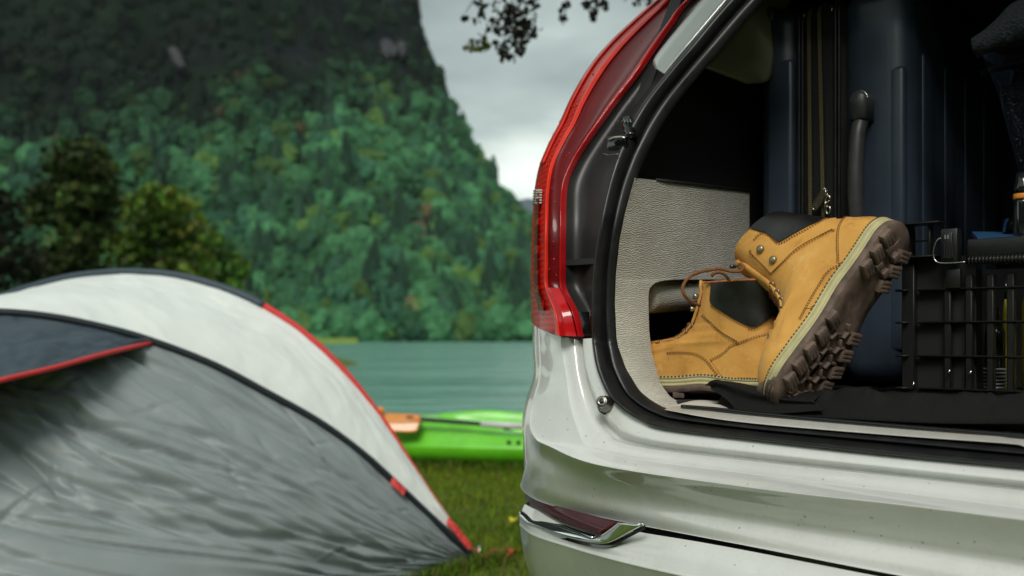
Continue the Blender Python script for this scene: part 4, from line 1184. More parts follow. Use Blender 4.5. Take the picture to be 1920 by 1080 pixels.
# ------------------------------------------------------------------ the two boots
FRONT = [(.313, .020), (.316, .032), (.316, .046), (.309, .060), (.298, .069), (.280, .0735), (.262, .0742), (.240, .0748), (.222, .0760), (.204, .080), (.190, .088), (.176, .098), (.166, .110), (.158, .122), (.152, .138), (.147, .155), (.142, .172), (.138, .190)]
class Boot:
    LEN = .316
    def __init__(s, origin, l, h, w, back, top_tilt, front=None, hs=1.0):
        s.o = Vector(origin); s.l = Vector(l).normalized(); s.h = Vector(h).normalized(); s.w = Vector(w).normalized()
        s.back = np.array(back); s.tilt = top_tilt
        f = np.array(front or FRONT); f[:, 1] = .028 + (f[:, 1] - .028) * np.where(f[:, 1] > .028, hs, 1)
        s.front = f; s.top = float(f[-1, 1])
        s.back[:, 1] = .028 + (s.back[:, 1] - .028) * np.where(s.back[:, 1] > .028, hs, 1)
        s.fx = lambda hh: np.interp(hh, f[:, 1] + np.arange(len(f)) * 1e-7, f[:, 0])
        s.bx = lambda hh: np.interp(hh, s.back[:, 1], s.back[:, 0])
    def wmax_prof(s, u, hh):
        # half width at position u (0 heel .. 1 front) of the slice at height hh
        u = np.asarray(u, float)
        rnd = (1 - np.abs(2 * u - 1) ** 3.0) ** (1 / 2.2)
        foot = np.interp(u, [0, .1, .25, .42, .58, .72, .86, .95, 1], [.036, .037, .0375, .038, .043, .0485, .049, .046, .042])
        ends = np.clip(1 - np.clip((0.12 - u) / .12, 0, 1) ** 2.2, 0, 1) ** .5 * np.clip(1 - np.clip((u - .80) / .20, 0, 1) ** 2.1, 0, 1) ** .5
        A = foot * ends
        k = float(sstep(.05, .12, hh))
        shaft = (.041 + .004 * float(sstep(.14, .19, hh))) * (1 - np.abs(2 * u - 1) ** 2.3) ** (1 / 2.3)
        squeeze = 1 - .22 * float(sstep(.045, .085, hh)) * (1 - k) * sstep(.55, .9, u)
        return A * (1 - k) * squeeze + shaft * k
    def pt(s, u, hh, side, off=0.0):
        b, f = float(s.bx(hh)), float(s.fx(hh))
        L = b + (f - b) * u
        W = float(s.wmax_prof(u, hh))
        H = hh + s.tilt * (L - .07) * float(sstep(.10, .185, hh))
        # outward offset along an approximate normal
        e = 1e-3
        dl = (float(s.wmax_prof(min(1, u + e), hh)) - float(s.wmax_prof(max(0, u - e), hh))) / (2 * e * (f - b) + 1e-9)
        dl = max(-6, min(6, dl))
        nl = -dl; nw = 1.0; q = math.hypot(nl, nw)
        return s.loc(L + nl / q * off, H, side * (W + nw / q * off))
    def loc(s, L, H, W):
        return s.o + s.l * L + s.h * H + s.w * W
    def px(s, x, y, woff=.043):
        """photo position on the visible flank -> (u, h)"""
        d = ray(x, y); p0 = s.o + s.w * woff
        t = (p0 - CAM).dot(s.w) / d.dot(s.w); q = CAM + d * t - s.o
        L, H = q.dot(s.l), q.dot(s.h)
        hh = H
        for _ in range(4): hh = H - s.tilt * (L - .07) * float(sstep(.10, .185, hh))
        hh = min(max(hh, .02), s.top)
        b, f = float(s.bx(hh)), float(s.fx(hh))
        return min(max((L - b) / (f - b), 0.0), 1.0), hh
    def solve(s, x, y):
        w = .043; u = h = None
        for _ in range(6):
            u, h = s.px(x, y, w); w = .5 * w + .5 * float(s.wmax_prof(u, h))
        return u, h

def alpha(u): return math.acos(max(-1, min(1, 1 - 2 * u)))
def unalpha(a): return .5 - .5 * math.cos(a)

def patch(b, name, lower, upper, mat, parent, off=.0022, n=26, m=10, sides=(1,), mirror_too=False):
    """leather panel between two curves given as (u,h) lists, standing proud of the upper"""
    lo = crom([(alpha(u), h) for u, h in lower], 8); up = crom([(alpha(u), h) for u, h in upper], 8)
    lo = resample(lo, n); up = resample(up, n)
    last = None
    for sd_ in sides:
        rows = []
        for i in range(n):
            row = []
            for j in range(-1, m + 2):
                f = min(max(j / m, 0), 1)
                a, h = lo[i] * (1 - f) + up[i] * f
                edge = j in (-1, m + 1)
                row.append(tuple(b.pt(unalpha(max(0, min(math.pi, a))), h, sd_, -.001 if edge else off)))
            rows.append(row)
        first = [tuple(b.pt(unalpha(max(0, min(math.pi, (lo[0] * (1 - f) + up[0] * f)[0]))), (lo[0] * (1 - f) + up[0] * f)[1], sd_, -.001)) for f in [min(max(j / m, 0), 1) for j in range(-1, m + 2)]]
        lastr = [tuple(b.pt(unalpha(max(0, min(math.pi, (lo[-1] * (1 - f) + up[-1] * f)[0]))), (lo[-1] * (1 - f) + up[-1] * f)[1], sd_, -.001)) for f in [min(max(j / m, 0), 1) for j in range(-1, m + 2)]]
        G = np.array([first] + rows + [lastr])
        last = grid_obj(name, G, mat, parent, flip=(sd_ > 0))
        autosmooth(last, 50)
    return last

def stitches(b, mb, line, gap=.0042, ln=.0025, off=.0026, double=.0026, side=1):
    """rows of single thread stitches along a (u,h) curve"""
    c = crom([(alpha(u), h) for u, h in line], 10)
    P = [b.pt(unalpha(max(0.0, min(math.pi, a))), h, side, off) for a, h in c]
    P = resample(np.array([tuple(p) for p in P]), max(3, int(np.linalg.norm(np.diff(np.array([tuple(p) for p in P]), axis=0), axis=1).sum() / gap)))
    for i in range(len(P) - 1):
        p, q = Vector(P[i]), Vector(P[i + 1])
        t = (q - p); L = t.length; t.normalize()
        nrm = b.w * side; sid = t.cross(nrm).normalized()
        for k in ((-.5, .5) if double else (0,)):
            c0 = p.lerp(q, .5) + sid * (double * k)
            mb.obox(c0, t * (ln / 2), sid * .00045, nrm * .0006)

def build_boot(b, root, seams, show_tread=False, lace_px=None):
    # --- upper: stacked slices
    fr = resample(b.front, 46)
    hs = np.maximum.accumulate(fr[:, 1]) + np.arange(46) * 1e-6
    na = 72
    rows = []
    def ring(hh, off=0.0):
        r = []
        for i in range(na):
            a = 2 * math.pi * i / na
            sd_ = 1 if a < math.pi else -1
            aa = a if a <= math.pi else 2 * math.pi - a
            r.append(tuple(b.pt(unalpha(aa), hh, sd_, off)))
        return r
    rows = [ring(h) for h in hs]
    # subtle creases across the vamp and ankle
    G = np.array(rows)
    V = G.reshape(-1, 3)
    rel = V - np.array(b.o); L = rel @ np.array(b.l); H = rel @ np.array(b.h); W = rel @ np.array(b.w)
    cre = .0026 * np.sin(L * 360 + 22 * W + 5 * fbm(L * 40, W * 40)) * np.exp(-((L - .222) / .024) ** 2) * sstep(.045, .065, H)
    cre += .0026 * fbm(L * 26, H * 26, W * 26) * sstep(.03, .06, H)
    cre += .0012 * np.sin(H * 420 + 30 * L) * np.exp(-((H - .115) / .02) ** 2) * np.exp(-((L - .13) / .04) ** 2)
    V = V + np.outer(cre, np.array(b.h)) + np.outer(cre * np.sign(W), np.array(b.w))
    upper = mobj('upper', V, [q[::-1] for q in grid_faces(len(hs), na, cv=True)], M['nubuck'], root)
    upper['label'] = 'tan nubuck leather upper'
    # --- lining, seen in the mouth of the boot
    top = hs[-1]
    rin = [ring(top, .0008), ring(top, -.006), ring(top - .03, -.009), ring(top - .08, -.010)]
    mobj('lining', np.array(rin).reshape(-1, 3), grid_faces(4, na, cv=True), M['lining_orange'], root)
    # --- padded black collar round the ankle
    for sd_ in (1, -1):
        patch(b, 'collar', seams['collar_low'], seams['collar_top'], M['black_leather'], root, .0042, 34, 14, (sd_,))
    if not show_tread: tube('collar_piping', [b.pt(unalpha(a), b.top - .0015, 1, .003) for a in np.linspace(alpha(.02), alpha(.86), 26)], .0019, M['lining_orange'], root, 6)
    # --- leather panels on the visible flank (and plain ones on the other)
    for nm, lo, up_, off in seams['panels']:
        patch(b, nm, lo, up_, M['nubuck'], root, off)
    mb = MB()
    for ln in seams['stitch']:
        stitches(b, mb, ln)
    sg = mb.build('stitching', M['stitch_dark'], root); sg['kind'] = 'stuff'
    # --- welt, midsole, outsole
    nb = 110
    def outline(i):
        a = 2 * math.pi * i / nb
        sd_ = 1 if a < math.pi else -1
        aa = a if a <= math.pi else 2 * math.pi - a
        return unalpha(aa), sd_
    def spring(L):
        return .014 * max(0, (L - .20) / .115) ** 2 + .005 * math.exp(-((L - .125) / .035) ** 2)
    def soleband(name, prof, mat, toe=None):
        rr = []
        for (off, hh) in prof:
            r = []
            for i in range(nb):
                u, sd_ = outline(i)
                p = b.pt(u, .030, sd_, off)
                L = (p - b.o).dot(b.l); W = (p - b.o).dot(b.w)
                h2 = hh
                if toe: h2 = hh + toe(L, hh)
                r.append(tuple(b.loc(L, h2 + spring(L), W)))
            rr.append(r)
        return mobj(name, np.array(rr).reshape(-1, 3), grid_faces(len(prof), nb, cv=True), mat, root)
    soleband('welt', [(-.004, .0305), (.0035, .0312), (.0062, .0300), (.0068, .0275), (.0058, .0262), (.0044, .0258)], M['welt_cream'])
    soleband('midsole', [(.0040, .0262), (.0060, .0250), (.0062, .0205), (.0050, .0192), (.0048, .0186), (.0060, .0180), (.0062, .0145), (.0045, .0135)], M['welt_cream'])
    rise = lambda L, hh: .030 * float(sstep(.276, .312, L)) * float(sstep(.004, .0138, hh))
    outs = soleband('outsole', [(.0030, .0148), (.0058, .0136), (.0066, .0100), (.0060, .0050), (.0040, .0020), (-.012, .0018), (-.030, .0022), (-.045, .0026)], M['outsole_brown'], rise)
    outs['label'] = 'brown lugged rubber sole'
    # row of welt stitches
    mb = MB()
    for i in range(0, 150):
        a = 2 * math.pi * i / 150; sd_ = 1 if a < math.pi else -1; aa = a if a <= math.pi else 2 * math.pi - a
        p = b.pt(unalpha(aa), .030, sd_, .0058); q = b.pt(unalpha(min(math.pi, aa + .028)), .030, sd_, .0058)
        if (q - p).length < 1e-5: continue
        Lp = (p - b.o).dot(b.l); c = p - b.h * (.030 - .0290 - spring(Lp)) + b.h * .0012
        t = (q - p).normalized(); nrm = t.cross(b.h)
        mb.obox(c, t * min(.0021, (q - p).length * .42), b.h * .0011, nrm * .0012)
    sw = mb.build('welt_stitching', M['welt_thread'], root); sw['kind'] = 'stuff'
    # --- tread lugs
    def lug(L, W, ln, wd, ang, hgt=.0075, slots=3):
        c = b.loc(L, .0022 + spring(L) - hgt / 2, W)
        t = b.l * math.cos(ang) + b.w * math.sin(ang); sdv = -b.l * math.sin(ang) + b.w * math.cos(ang)
        o = obox('lug', c, t * ln / 2, sdv * wd / 2, b.h * (hgt / 2 + .002), M['outsole_brown'], outs, .0016, 2)
        return o
    def slot_ribs(L, W, ln, wd, ang, k=3):
        t = b.l * math.cos(ang) + b.w * math.sin(ang); sdv = -b.l * math.sin(ang) + b.w * math.cos(ang)
        for i in range(k):
            f_ = (i + .5) / k - .5
            c = b.loc(L, .0022 + spring(L) - .0074, W) + t * ln * f_ * .95
            obox('lug_rib', c, t * (ln / k * .30), sdv * wd * .40, b.h * .0016, M['outsole_brown'], outs, .0006, 1)
    fx = lambda L: float(b.wmax_prof((L + .004) / .318, .030))
    for sd_ in (1, -1):
        for i, L in enumerate((.030, .056, .082, .172, .200, .228, .254, .278)):
            if not show_tread and sd_ < 0: continue
            wv = fx(L)
            lug(L, sd_ * (wv - .0085), .0195, .027, sd_ * (.30 + .05 * (i % 3)), .0062)
            if show_tread: slot_ribs(L, sd_ * (wv - .0085), .0195, .027, sd_ * (.30 + .05 * (i % 3)))
    if show_tread:
        for i, L in enumerate((.170, .196, .222, .248, .274)):
            for j, W in enumerate((-.013, .013)):
                Lx = L + (.013 if j else 0)
                for k_, a_ in enumerate((.3, 2.4, 4.5)):
                    cpos = Lx + .0062 * math.cos(a_), W + .0062 * math.sin(a_)
                    lug(cpos[0], cpos[1], .0140, .0050, a_, .0052)
        for L in (.040, .068):
            for W in (-.012, .012): lug(L, W, .014, .012, .4, .0070)
        for W in (-.022, -.008, .008, .022): lug(.296 - abs(W) * .35, W, .013, .008, W * 10, .007)
    # toe ridges on the rubber toe guard
    for i in range(4):
        pth = []
        for a in np.linspace(-.5, .5, 9):
            p = b.pt(unalpha(math.pi - abs(a) - .02), .030, 1 if a > 0 else -1, .0072)
            L = (p - b.o).dot(b.l); W = (p - b.o).dot(b.w)
            pth.append(b.loc(L, .012 + .0065 * i + spring(L), W))
        tube('toe_ridge', pth, .0012, M['outsole_brown'], outs, 5)
    return upper

# ---- standing boot beside the wall, toe in the side pocket
a28 = math.radians(38)
oL = Pd(1472, 735, 1.605); oL.z = .8135
FRONT_L = [(.313, .020), (.316, .032), (.316, .048), (.311, .062), (.302, .073), (.286, .081), (.262, .0845), (.240, .0862), (.222, .0880), (.204, .0905), (.190, .0945), (.178, .101), (.167, .111), (.158, .122), (.152, .138), (.147, .155), (.142, .172), (.138, .190)]
rootL = empty('boot', oL, 'tan leather boot standing flat with its toe in the side pocket', 'boot', 'pair of tan boots')
bL = Boot(oL, (-math.cos(a28), math.sin(a28), 0), (0, 0, 1), (-math.sin(a28), -math.cos(a28), 0),
          [(-.001, .02), (-.004, .045), (-.001, .07), (.004, .095), (.010, .118), (.013, .14), (.011, .165), (.009, .19)], -.02, FRONT_L)
sL = bL.solve
collar_lowL = [sL(1468, 606), sL(1452, 592), sL(1440, 597), sL(1422, 609), sL(1412, 612), sL(1400, 609), sL(1375, 596), sL(1352, 581), sL(1336, 570), sL(1333, 556), sL(1336, 538), sL(1334, 524)]
collar_topL = [(u, bL.top - .001) for u in np.linspace(.0, sL(1334, 524)[0], 12)]
collar_lowL[0] = (0.0, collar_lowL[0][1])
seamsL = dict(collar_low=collar_lowL, collar_top=collar_topL,
    panels=[('heel_counter', [(0.0, .031), sL(1400, 708), sL(1362, 708), sL(1352, 702)], [(0.0, sL(1465, 624)[1]), sL(1440, 628), sL(1400, 641), sL(1334, 676)], .0018),
            ('toe_panel', [sL(1225, 706), sL(1270, 706), sL(1310, 703), sL(1345, 702)], [sL(1238, 664), sL(1275, 664), sL(1306, 665), sL(1336, 682)], .0016),
            ('eyestay', [sL(1314, 590), sL(1330, 602), sL(1352, 622), sL(1386, 648)], [sL(1331, 566), sL(1345, 578), sL(1368, 594), sL(1402, 612)], .0016)],
    stitch=[[sL(1251, 662), sL(1275, 661), sL(1305, 664), sL(1325, 676), sL(1338, 693), sL(1347, 702)],
            [sL(1332, 676), sL(1360, 660), sL(1395, 640), sL(1430, 628), sL(1461, 623)],
            [sL(1318, 590), sL(1335, 607), sL(1360, 628), sL(1386, 646)],
            [sL(1334, 572), sL(1352, 585), sL(1376, 600), sL(1402, 613), sL(1414, 616), sL(1426, 610), sL(1450, 596)],
            [sL(1453, 596), sL(1457, 620)]])
build_boot(bL, rootL, seamsL)
# tongue, eyelets and laces
def front_pt(b, h, off=0.0, W=0.0):
    return b.loc(float(b.fx(h)) + off, h + b.tilt * (float(b.fx(h)) - .07) * float(sstep(.10, .185, h)), W)
def tongue(b, root):
    G = np.array([[tuple(front_pt(b, h, .004 - .010 * abs(s) ** 2 + (.004 if h > .18 else 0), s * .026)) for s in np.linspace(-1, 1, 7)] for h in np.linspace(.084, b.top - (.012 if b.tilt > .1 else -.004), 12)])
    grid_obj('tongue', G, M['nubuck'], root, thick=.004, off=0)
def lacing(b, root, hs_, eye_side=1):
    for i, h in enumerate(hs_):
        for sd_ in (1, -1):
            c = front_pt(b, h, -.008, sd_ * .024)
            ax_ = (b.w * sd_ * .8 + b.l * .6).normalized(); u_ = ax_.orthogonal().normalized(); v_ = ax_.cross(u_)
            tube('eyelet', [c + ax_ * .0025 + (u_ * math.cos(t) + v_ * math.sin(t)) * .0042 for t in np.linspace(0, 6.283, 13)[:-1]], .0014, M['brass_old'], root, 6, True)
        a = front_pt(b, h, -.005, .025); m_ = front_pt(b, h + .003, .009, 0); c2 = front_pt(b, h, -.005, -.025)
        tube('lace', crom([a, a.lerp(m_, .5) + b.l * .005, m_, c2.lerp(m_, .5) + b.l * .005, c2], 5), .0027, M['lace_brown'], root, 7)
        if i + 1 < len(hs_):
            for sd_ in (1, -1):
                p = front_pt(b, h, -.003, sd_ * .025); q = front_pt(b, hs_[i + 1], -.003, -sd_ * .025); mm = p.lerp(q, .5) + b.l * .013
                tube('lace', crom([p, mm, q], 6), .0024, M['lace_brown'], root, 7)
tongue(bL, rootL)
lacing(bL, rootL, [.088, .097, .107, .118])
for h in (.146, .168):
    c = front_pt(bL, h, .002, .018)
    tube('lace_hook', [c, c + bL.l * .004 + bL.w * .004, c + bL.l * .006 + bL.w * .006], [.0035, .0045, .0040], M['steel'], rootL, 10)
# loose lace end looping beside the tongue
lp = [(1312, 573), (1296, 566), (1284, 554), (1280, 540), (1288, 524), (1306, 512), (1332, 506), (1350, 504), (1372, 509), (1388, 508), (1394, 501), (1388, 495), (1378, 499)]
dp = [1.565, 1.55, 1.54, 1.54, 1.545, 1.555, 1.56, 1.56, 1.56, 1.56, 1.57, 1.58, 1.58]
tube('lace', crom([Pd(x, y, d) for (x, y), d in zip(lp, dp)], 7), .0026, M['lace_brown'], rootL, 8)
lp = [(1334, 518), (1340, 512), (1352, 511), (1362, 518), (1368, 528)]
tube('lace', crom([Pd(x, y, 1.575) for x, y in lp], 6), .0026, M['lace_brown'], rootL, 8)
tube('lace_tip', [Pd(1370, 500, 1.575), Pd(1379, 500, 1.58)], .0030, M['gloss_black'], rootL, 8)

# ---- boot balanced on its toe, sole turned towards the crate
ph = math.radians(50)
li = Vector((-.527, 0, -.851)).normalized(); hi = Vector((-.851, 0, .527)).normalized()
hR = hi * math.cos(ph) + Vector((0, 1, 0)) * math.sin(ph); wR = Vector((0, -1, 0)) * math.cos(ph) + hi * math.sin(ph)
oR = Pd(1690, 430, 1.47) - hR * .006
rootR = empty('boot', oR + li * .30, 'tan leather boot tipped on its toe showing the brown lugged sole', 'boot', 'pair of tan boots')
bR = Boot(oR, li, hR, wR, [(-.001, .02), (-.003, .045), (.006, .07), (.014, .093), (.022, .112), (.026, .135), (.030, .155), (.036, .19)], .36, None, 1.13)
sR = bR.solve
cl_top_u = sR(1428, 436)[0]
collar_lowR = [sR(1556, 404), sR(1540, 414), sR(1520, 424), sR(1490, 440), sR(1461, 455), sR(1452, 446), sR(1444, 437), sR(1431, 436)]
collar_lowR[0] = (0.0, collar_lowR[0][1])
collar_topR = [(u, bR.top - .001) for u in np.linspace(0, cl_top_u, 8)]
seamsR = dict(collar_low=collar_lowR, collar_top=collar_topR,
    panels=[('heel_counter', [(0.0, .031), sR(1640, 445), sR(1618, 482), sR(1606, 492)], [(0.0, sR(1587, 403)[1]), sR(1577, 420), sR(1570, 455), sR(1572, 494)], .0018),
            ('eyestay', [sR(1447, 512), sR(1466, 494), sR(1500, 462), sR(1566, 432)], [sR(1406, 470), sR(1430, 438), sR(1462, 456), sR(1556, 405)], .0018),
            ('side_panel', [sR(1604, 500), sR(1588, 535), sR(1572, 572), sR(1562, 586)], [sR(1572, 497), sR(1548, 520), sR(1524, 556), sR(1508, 578)], .0016)],
    stitch=[[sR(1584, 406), sR(1574, 424), sR(1571, 455), sR(1572, 492)],
            [sR(1604, 496), sR(1578, 498), sR(1556, 508), sR(1540, 530), sR(1522, 560), sR(1508, 585), sR(1500, 600)],
            [sR(1450, 511), sR(1470, 492), sR(1500, 466), sR(1565, 435)],
            [sR(1408, 468), sR(1412, 484), sR(1430, 503), sR(1447, 513)],
            [sR(1552, 410), sR(1520, 428), sR(1490, 444), sR(1462, 458), sR(1450, 448), sR(1444, 440), sR(1428, 439), sR(1414, 452)],
            [sR(1520, 577), sR(1540, 580), sR(1560, 587)]])
build_boot(bR, rootR, seamsR, True)
tongue(bR, rootR)
lacing(bR, rootR, [.086, .095, .105, .116, .128])
for (x, y) in ((1428, 468), (1452, 488)):
    u, h = sR(x, y)
    p = bR.pt(u, h, 1, .001); q = bR.pt(u, h, 1, .0058)
    nrm = (q - p).normalized()
    tube('rivet', [p, p + nrm * .0045, p + nrm * .0060, p + nrm * .0066], [.0062, .0062, .0050, .0015], M['brass_old'], rootR, 16)
# ------------------------------------------------------------------ suitcase
Z0, Z1 = FLOOR + .012, 1.553
YF, YB = .470, 1.00
SUIT = empty('suitcase', car(.0, .72, FLOOR), 'dark blue hard shell suitcase standing behind the boots', 'suitcase')
def shell(x0, x1, name):
    bm = bmesh.new()
    m = MB().obox(car((x0 + x1) / 2, (YF + YB) / 2, (Z0 + Z1) / 2), EX * ((x1 - x0) / 2), EY * ((YB - YF) / 2), (0, 0, (Z1 - Z0) / 2))
    vs = [bm.verts.new(v) for v in m.V]
    for f_ in m.F: bm.faces.new([vs[i] for i in f_])
    bmesh.ops.recalc_face_normals(bm, faces=bm.faces)
    bmesh.ops.bevel(bm, geom=list(bm.edges), offset=.043, segments=8, affect='EDGES', profile=.5, clamp_overlap=True)
    return autosmooth(bm_obj(name, bm, M['suitcase_shell'], SUIT), 40)
shA = shell(-.150, -.062, 'back_shell'); shB = shell(.020, .150, 'front_shell')
cbox('zip_gusset', -.075, .035, YF + .010, YB - .01, Z0 + .01, Z1 - .010, M['zip_tape'], SUIT, .034, 5)
# raised ribs of the shells
def vrib(x0, x1, y, z0, z1, name='shell_rib', d=.006):
    return cbox(name, x0, x1, y - d * .55, y + .02, z0, z1, M['suitcase_shell'], SUIT, .010, 4)
vrib(-.126, -.070, YF, Z0 + .06, Z1 - .11, d=.005)
vrib(.108, .140, YF + .004, Z0 + .06, Z1 - .16, d=.006)
for i in range(4):
    y = YF + .06 + i * .115
    cbox('shell_rib', .138, .1530, y, y + .06, Z0 + .05, Z1 - .13, M['suitcase_shell'], SUIT, .005, 3)
cbox('corner_guard', -.153, -.110, YF - .002, YF + .05, Z1 - .034, Z1 + .002, M['suitcase_shell'], SUIT, .012, 3)
for i in range(10):     # ribbed top of the front shell
    cbox('top_rib', .034 + i * .0095, .039 + i * .0095, YF + .020, YF + .30, Z1 - .002, Z1 + .002, M['suitcase_shell'], SUIT, .001, 1)
cbox('top_handle', .04, .10, YF + .12, YF + .30, Z1 + .008, Z1 + .022, M['suitcase_pad'], SUIT, .006, 3)
# rubber edge beads and two zips, their teeth picked out in dull brass
def zx(px): 
    r = ray(px, 300); s = (YF + .008 - CC.y) / r.dot(EY); return CC.x + s * r.dot(EX)
def zipline(x_top, x_bot, name_t, r=.0020):
    path = []
    for z in np.linspace(Z0 + .05, Z1 - .045, 40):
        f_ = (z - Z0) / (Z1 - Z0); x = x_bot + (x_top - x_bot) * f_
        path.append(car(x, YF + .0075, z))
    for t in np.linspace(0, math.pi / 2, 8)[1:]:
        path.append(car(x_top, YF + .0075 + .036 * (1 - math.cos(t)), Z1 - .045 + .036 * math.sin(t)))
    tape = tube('zip_tape', path, .0050, M['zip_tape'], SUIT, 8)
    P = resample(np.array([tuple(p) for p in path]), 360); mb = MB()
    for i in range(len(P) - 1):
        t = Vector(P[i + 1]) - Vector(P[i])
        if i % 2 == 0:
            for s_ in (-1, 1): mb.obox(Vector(P[i]) - EY * .0052 + EX * .0018 * s_, t * .55, EX * .0013, EY * .0008)
    z_ = mb.build('zip_teeth', M['zip_teeth'], tape); z_['kind'] = 'stuff'
zipline(-.040, -.034, 'a'); zipline(-.020, -.004, 'b')
for x in (-.060, .019, .012, -.053):
    path = [car(x, YF + .004, z) for z in np.linspace(Z0 + .05, Z1 - .040, 12)] + [car(x, YF + .004 + .036 * (1 - math.cos(t)), Z1 - .040 + .036 * math.sin(t)) for t in np.linspace(.2, 1.57, 7)]
    tube('edge_bead', path, .0032, M['rubber'], SUIT, 8)
for x in (.005, .010, -.050):
    path = [car(x, YF + .003 + .036 * (1 - math.cos(t)), Z1 - .045 + .038 * math.sin(t)) for t in np.linspace(.25, 1.57, 8)]
    tube('bead_trim', path, .0013, M['silver_edge'], SUIT, 6)
# side handle: padded ends and a curved grip
hx = .068; hy = YF - .016
def hz_(py): return CAM.z + (HOR - py) / F * 1.787
zt, zc, zb = hz_(172), hz_(228), hz_(470)
grip = tube('side_handle', crom([car(hx + .004, hy + .010, zt - .012), car(hx + .003, hy - .004, zt - .05), car(hx, hy - .014, zc - .03), car(hx - .002, hy - .018, (zc + zb) / 2), car(hx - .001, hy - .008, zb + .04), car(hx, hy + .010, zb)], 6), .0135, M['suitcase_pad'], SUIT, 16)
grip['label'] = 'curved rubber carrying handle'
def stadium(n=24, hw=.0160, z0=0, z1=.052):
    P = []
    for t in np.linspace(0, math.pi, n): P.append((math.cos(t) * hw, z1 - hw + math.sin(t) * hw))
    return P + [(-hw, z0), (hw, z0)]
for zc_ in (zt - .052,):
    st_ = stadium()
    ring0 = [car(hx + .003 + a, hy + .014, zc_ + c) for a, c in st_]; ring1 = [car(hx + .003 + a * .98, hy - .014, zc_ + c) for a, c in st_]; ring2 = [car(hx + .003 + a * .75, hy - .022, zc_ + .002 + c * .93) for a, c in st_]
    n_ = len(st_)
    V = ring0 + ring1 + ring2
    mobj('handle_cap', V, grid_faces(3, n_, cv=True) + [tuple(range(2 * n_, 3 * n_))], M['suitcase_pad'], grip)
    tube('cap_edge', ring1[:24], .0012, M['silver_edge'], grip, 6)
tube('grip_groove', crom([car(hx - .004, hy - .0115, zc - .02), car(hx - .005, hy - .0265, zc - .06), car(hx - .005, hy - .029, (zc + zb) / 2)], 6), .0016, M['gloss_black'], grip, 6)
# zip puller with a short chain
def suit_pt(px, py, dy=-.006): 
    r = ray(px, py); s = (YF + dy - CC.y) / r.dot(EY); return CAM + r * s
for i, (px, py) in enumerate(((1550, 362), (1552, 373), (1549, 384), (1553, 394))):
    c = suit_pt(px, py, -.012); u_ = EX if i % 2 else EY
    tube('chain_link', [c + u_ * .0042 * math.cos(t) + Vector((0, 0, .0070)) * math.sin(t) for t in np.linspace(0, 6.283, 15)[:-1]], .0019, M['zip_steel'], SUIT, 7, True)
tb_ = [suit_pt(1548, 352, -.014), suit_pt(1538, 360, -.016), suit_pt(1529, 375, -.016), suit_pt(1524, 390, -.014), suit_pt(1532, 392, -.014), suit_pt(1543, 374, -.014)]
tag_o = tube('zip_pull', crom(tb_ + [tb_[0]], 5)[:-1], .0014, M['zip_steel'], SUIT, 7, True)
ctr = sum(tb_, Vector()) / len(tb_)
mobj('pull_plate', [ctr.lerp(p, .93) for p in tb_], [tuple(range(6))], M['dark_steel'], tag_o)

# ------------------------------------------------------------------ folding crate
CR = empty('folding_crate', car(.50, .44, FLOOR), 'black plastic folding crate with open lattice sides', 'crate')
YC = .250
def cxz(px, py, y=YC):
    r = ray(px, py); s = (y - CC.y) / r.dot(EY); p = CAM + r * s
    return (p - O).dot(EX), p.z
cx0, czt = cxz(1692, 423); _, czb = cxz(1694, 731)
CXE = .80
B_ = M['crate_black']
def bar(name, x0, x1, z0, z1, y0=YC, d=.012, mat=B_, bev=.0015, parent=CR):
    return cbox(name, x0, x1, y0, y0 + d, z0, z1, mat, parent, bev, 1)
x_p2 = cxz(1716, 600)[0]; x_p3 = cxz(1742, 440)[0]; x_l0 = cxz(1768, 420)[0]; x_l1 = cxz(1808, 420)[0]
czm = cxz(1700, 484)[1]
bar('corner_post', cx0, x_p2, czb, czm - .002, YC - .004, .030)
bar('corner_post', cx0 - .002, cx0 + .012, czm, czt, YC - .006, .030)
for py in (545, 605, 667, 727):
    z = cxz(1700, py)[1]
    bar('lattice_ledge', cx0 - .006, cx0 + .012, z - .0016, z + .0016, YC - .016, .03)
    bar('lattice_ledge', x_p2 + .004, CXE, z - .0016, z + .0016, YC - .008, .026)
z = cxz(1700, 484)[1]
bar('rim_ledge', cx0 - .008, x_l0 - .004, z - .0018, z + .0018, YC - .018, .03)
bar('rim_ledge', cx0 - .008, x_l0, czt - .0018, czt + .0018, YC - .018, .03)
bar('rim_mid', cx0 + .018, x_p3 + .002, (czt + z) / 2 - .001, (czt + z) / 2 + .001, YC - .004, .012)
bar('lattice_post', x_p3, x_p3 + .004, z, czt, YC - .006, .014)
for px in (1778, 1818, 1858, 1896):
    x = cxz(px, 640)[0]
    bar('lattice_post', x - .0050, x + .0050, czb, z - .03, YC - .005, .014)
for i in range(6):
    x = .40 + i * .065
    bar('lattice_post', x - .0026, x + .0026, czb, z - .03, YC - .005, .014)
cbox('crate_wall', cx0 + .01, x_p2 + .085, YC + .010, YC + .016, czb, z, M['crate_panel'], CR)
cbox('crate_back', cx0, CXE, YC + .36, YC + .37, czb, z, M['crate_panel'], CR)
cbox('crate_side', cx0, cx0 + .008, YC + .02, YC + .37, czb, z, M['crate_panel'], CR)
cbox('crate_bottom', cx0, CXE, YC, YC + .37, czb - .006, czb, M['crate_panel'], CR)
cbox('top_rail', x_l1 + .006, CXE, YC - .010, YC + .020, cxz(1850, 482, YC - .01)[1], cxz(1850, 446, YC - .01)[1], B_, CR, .004)
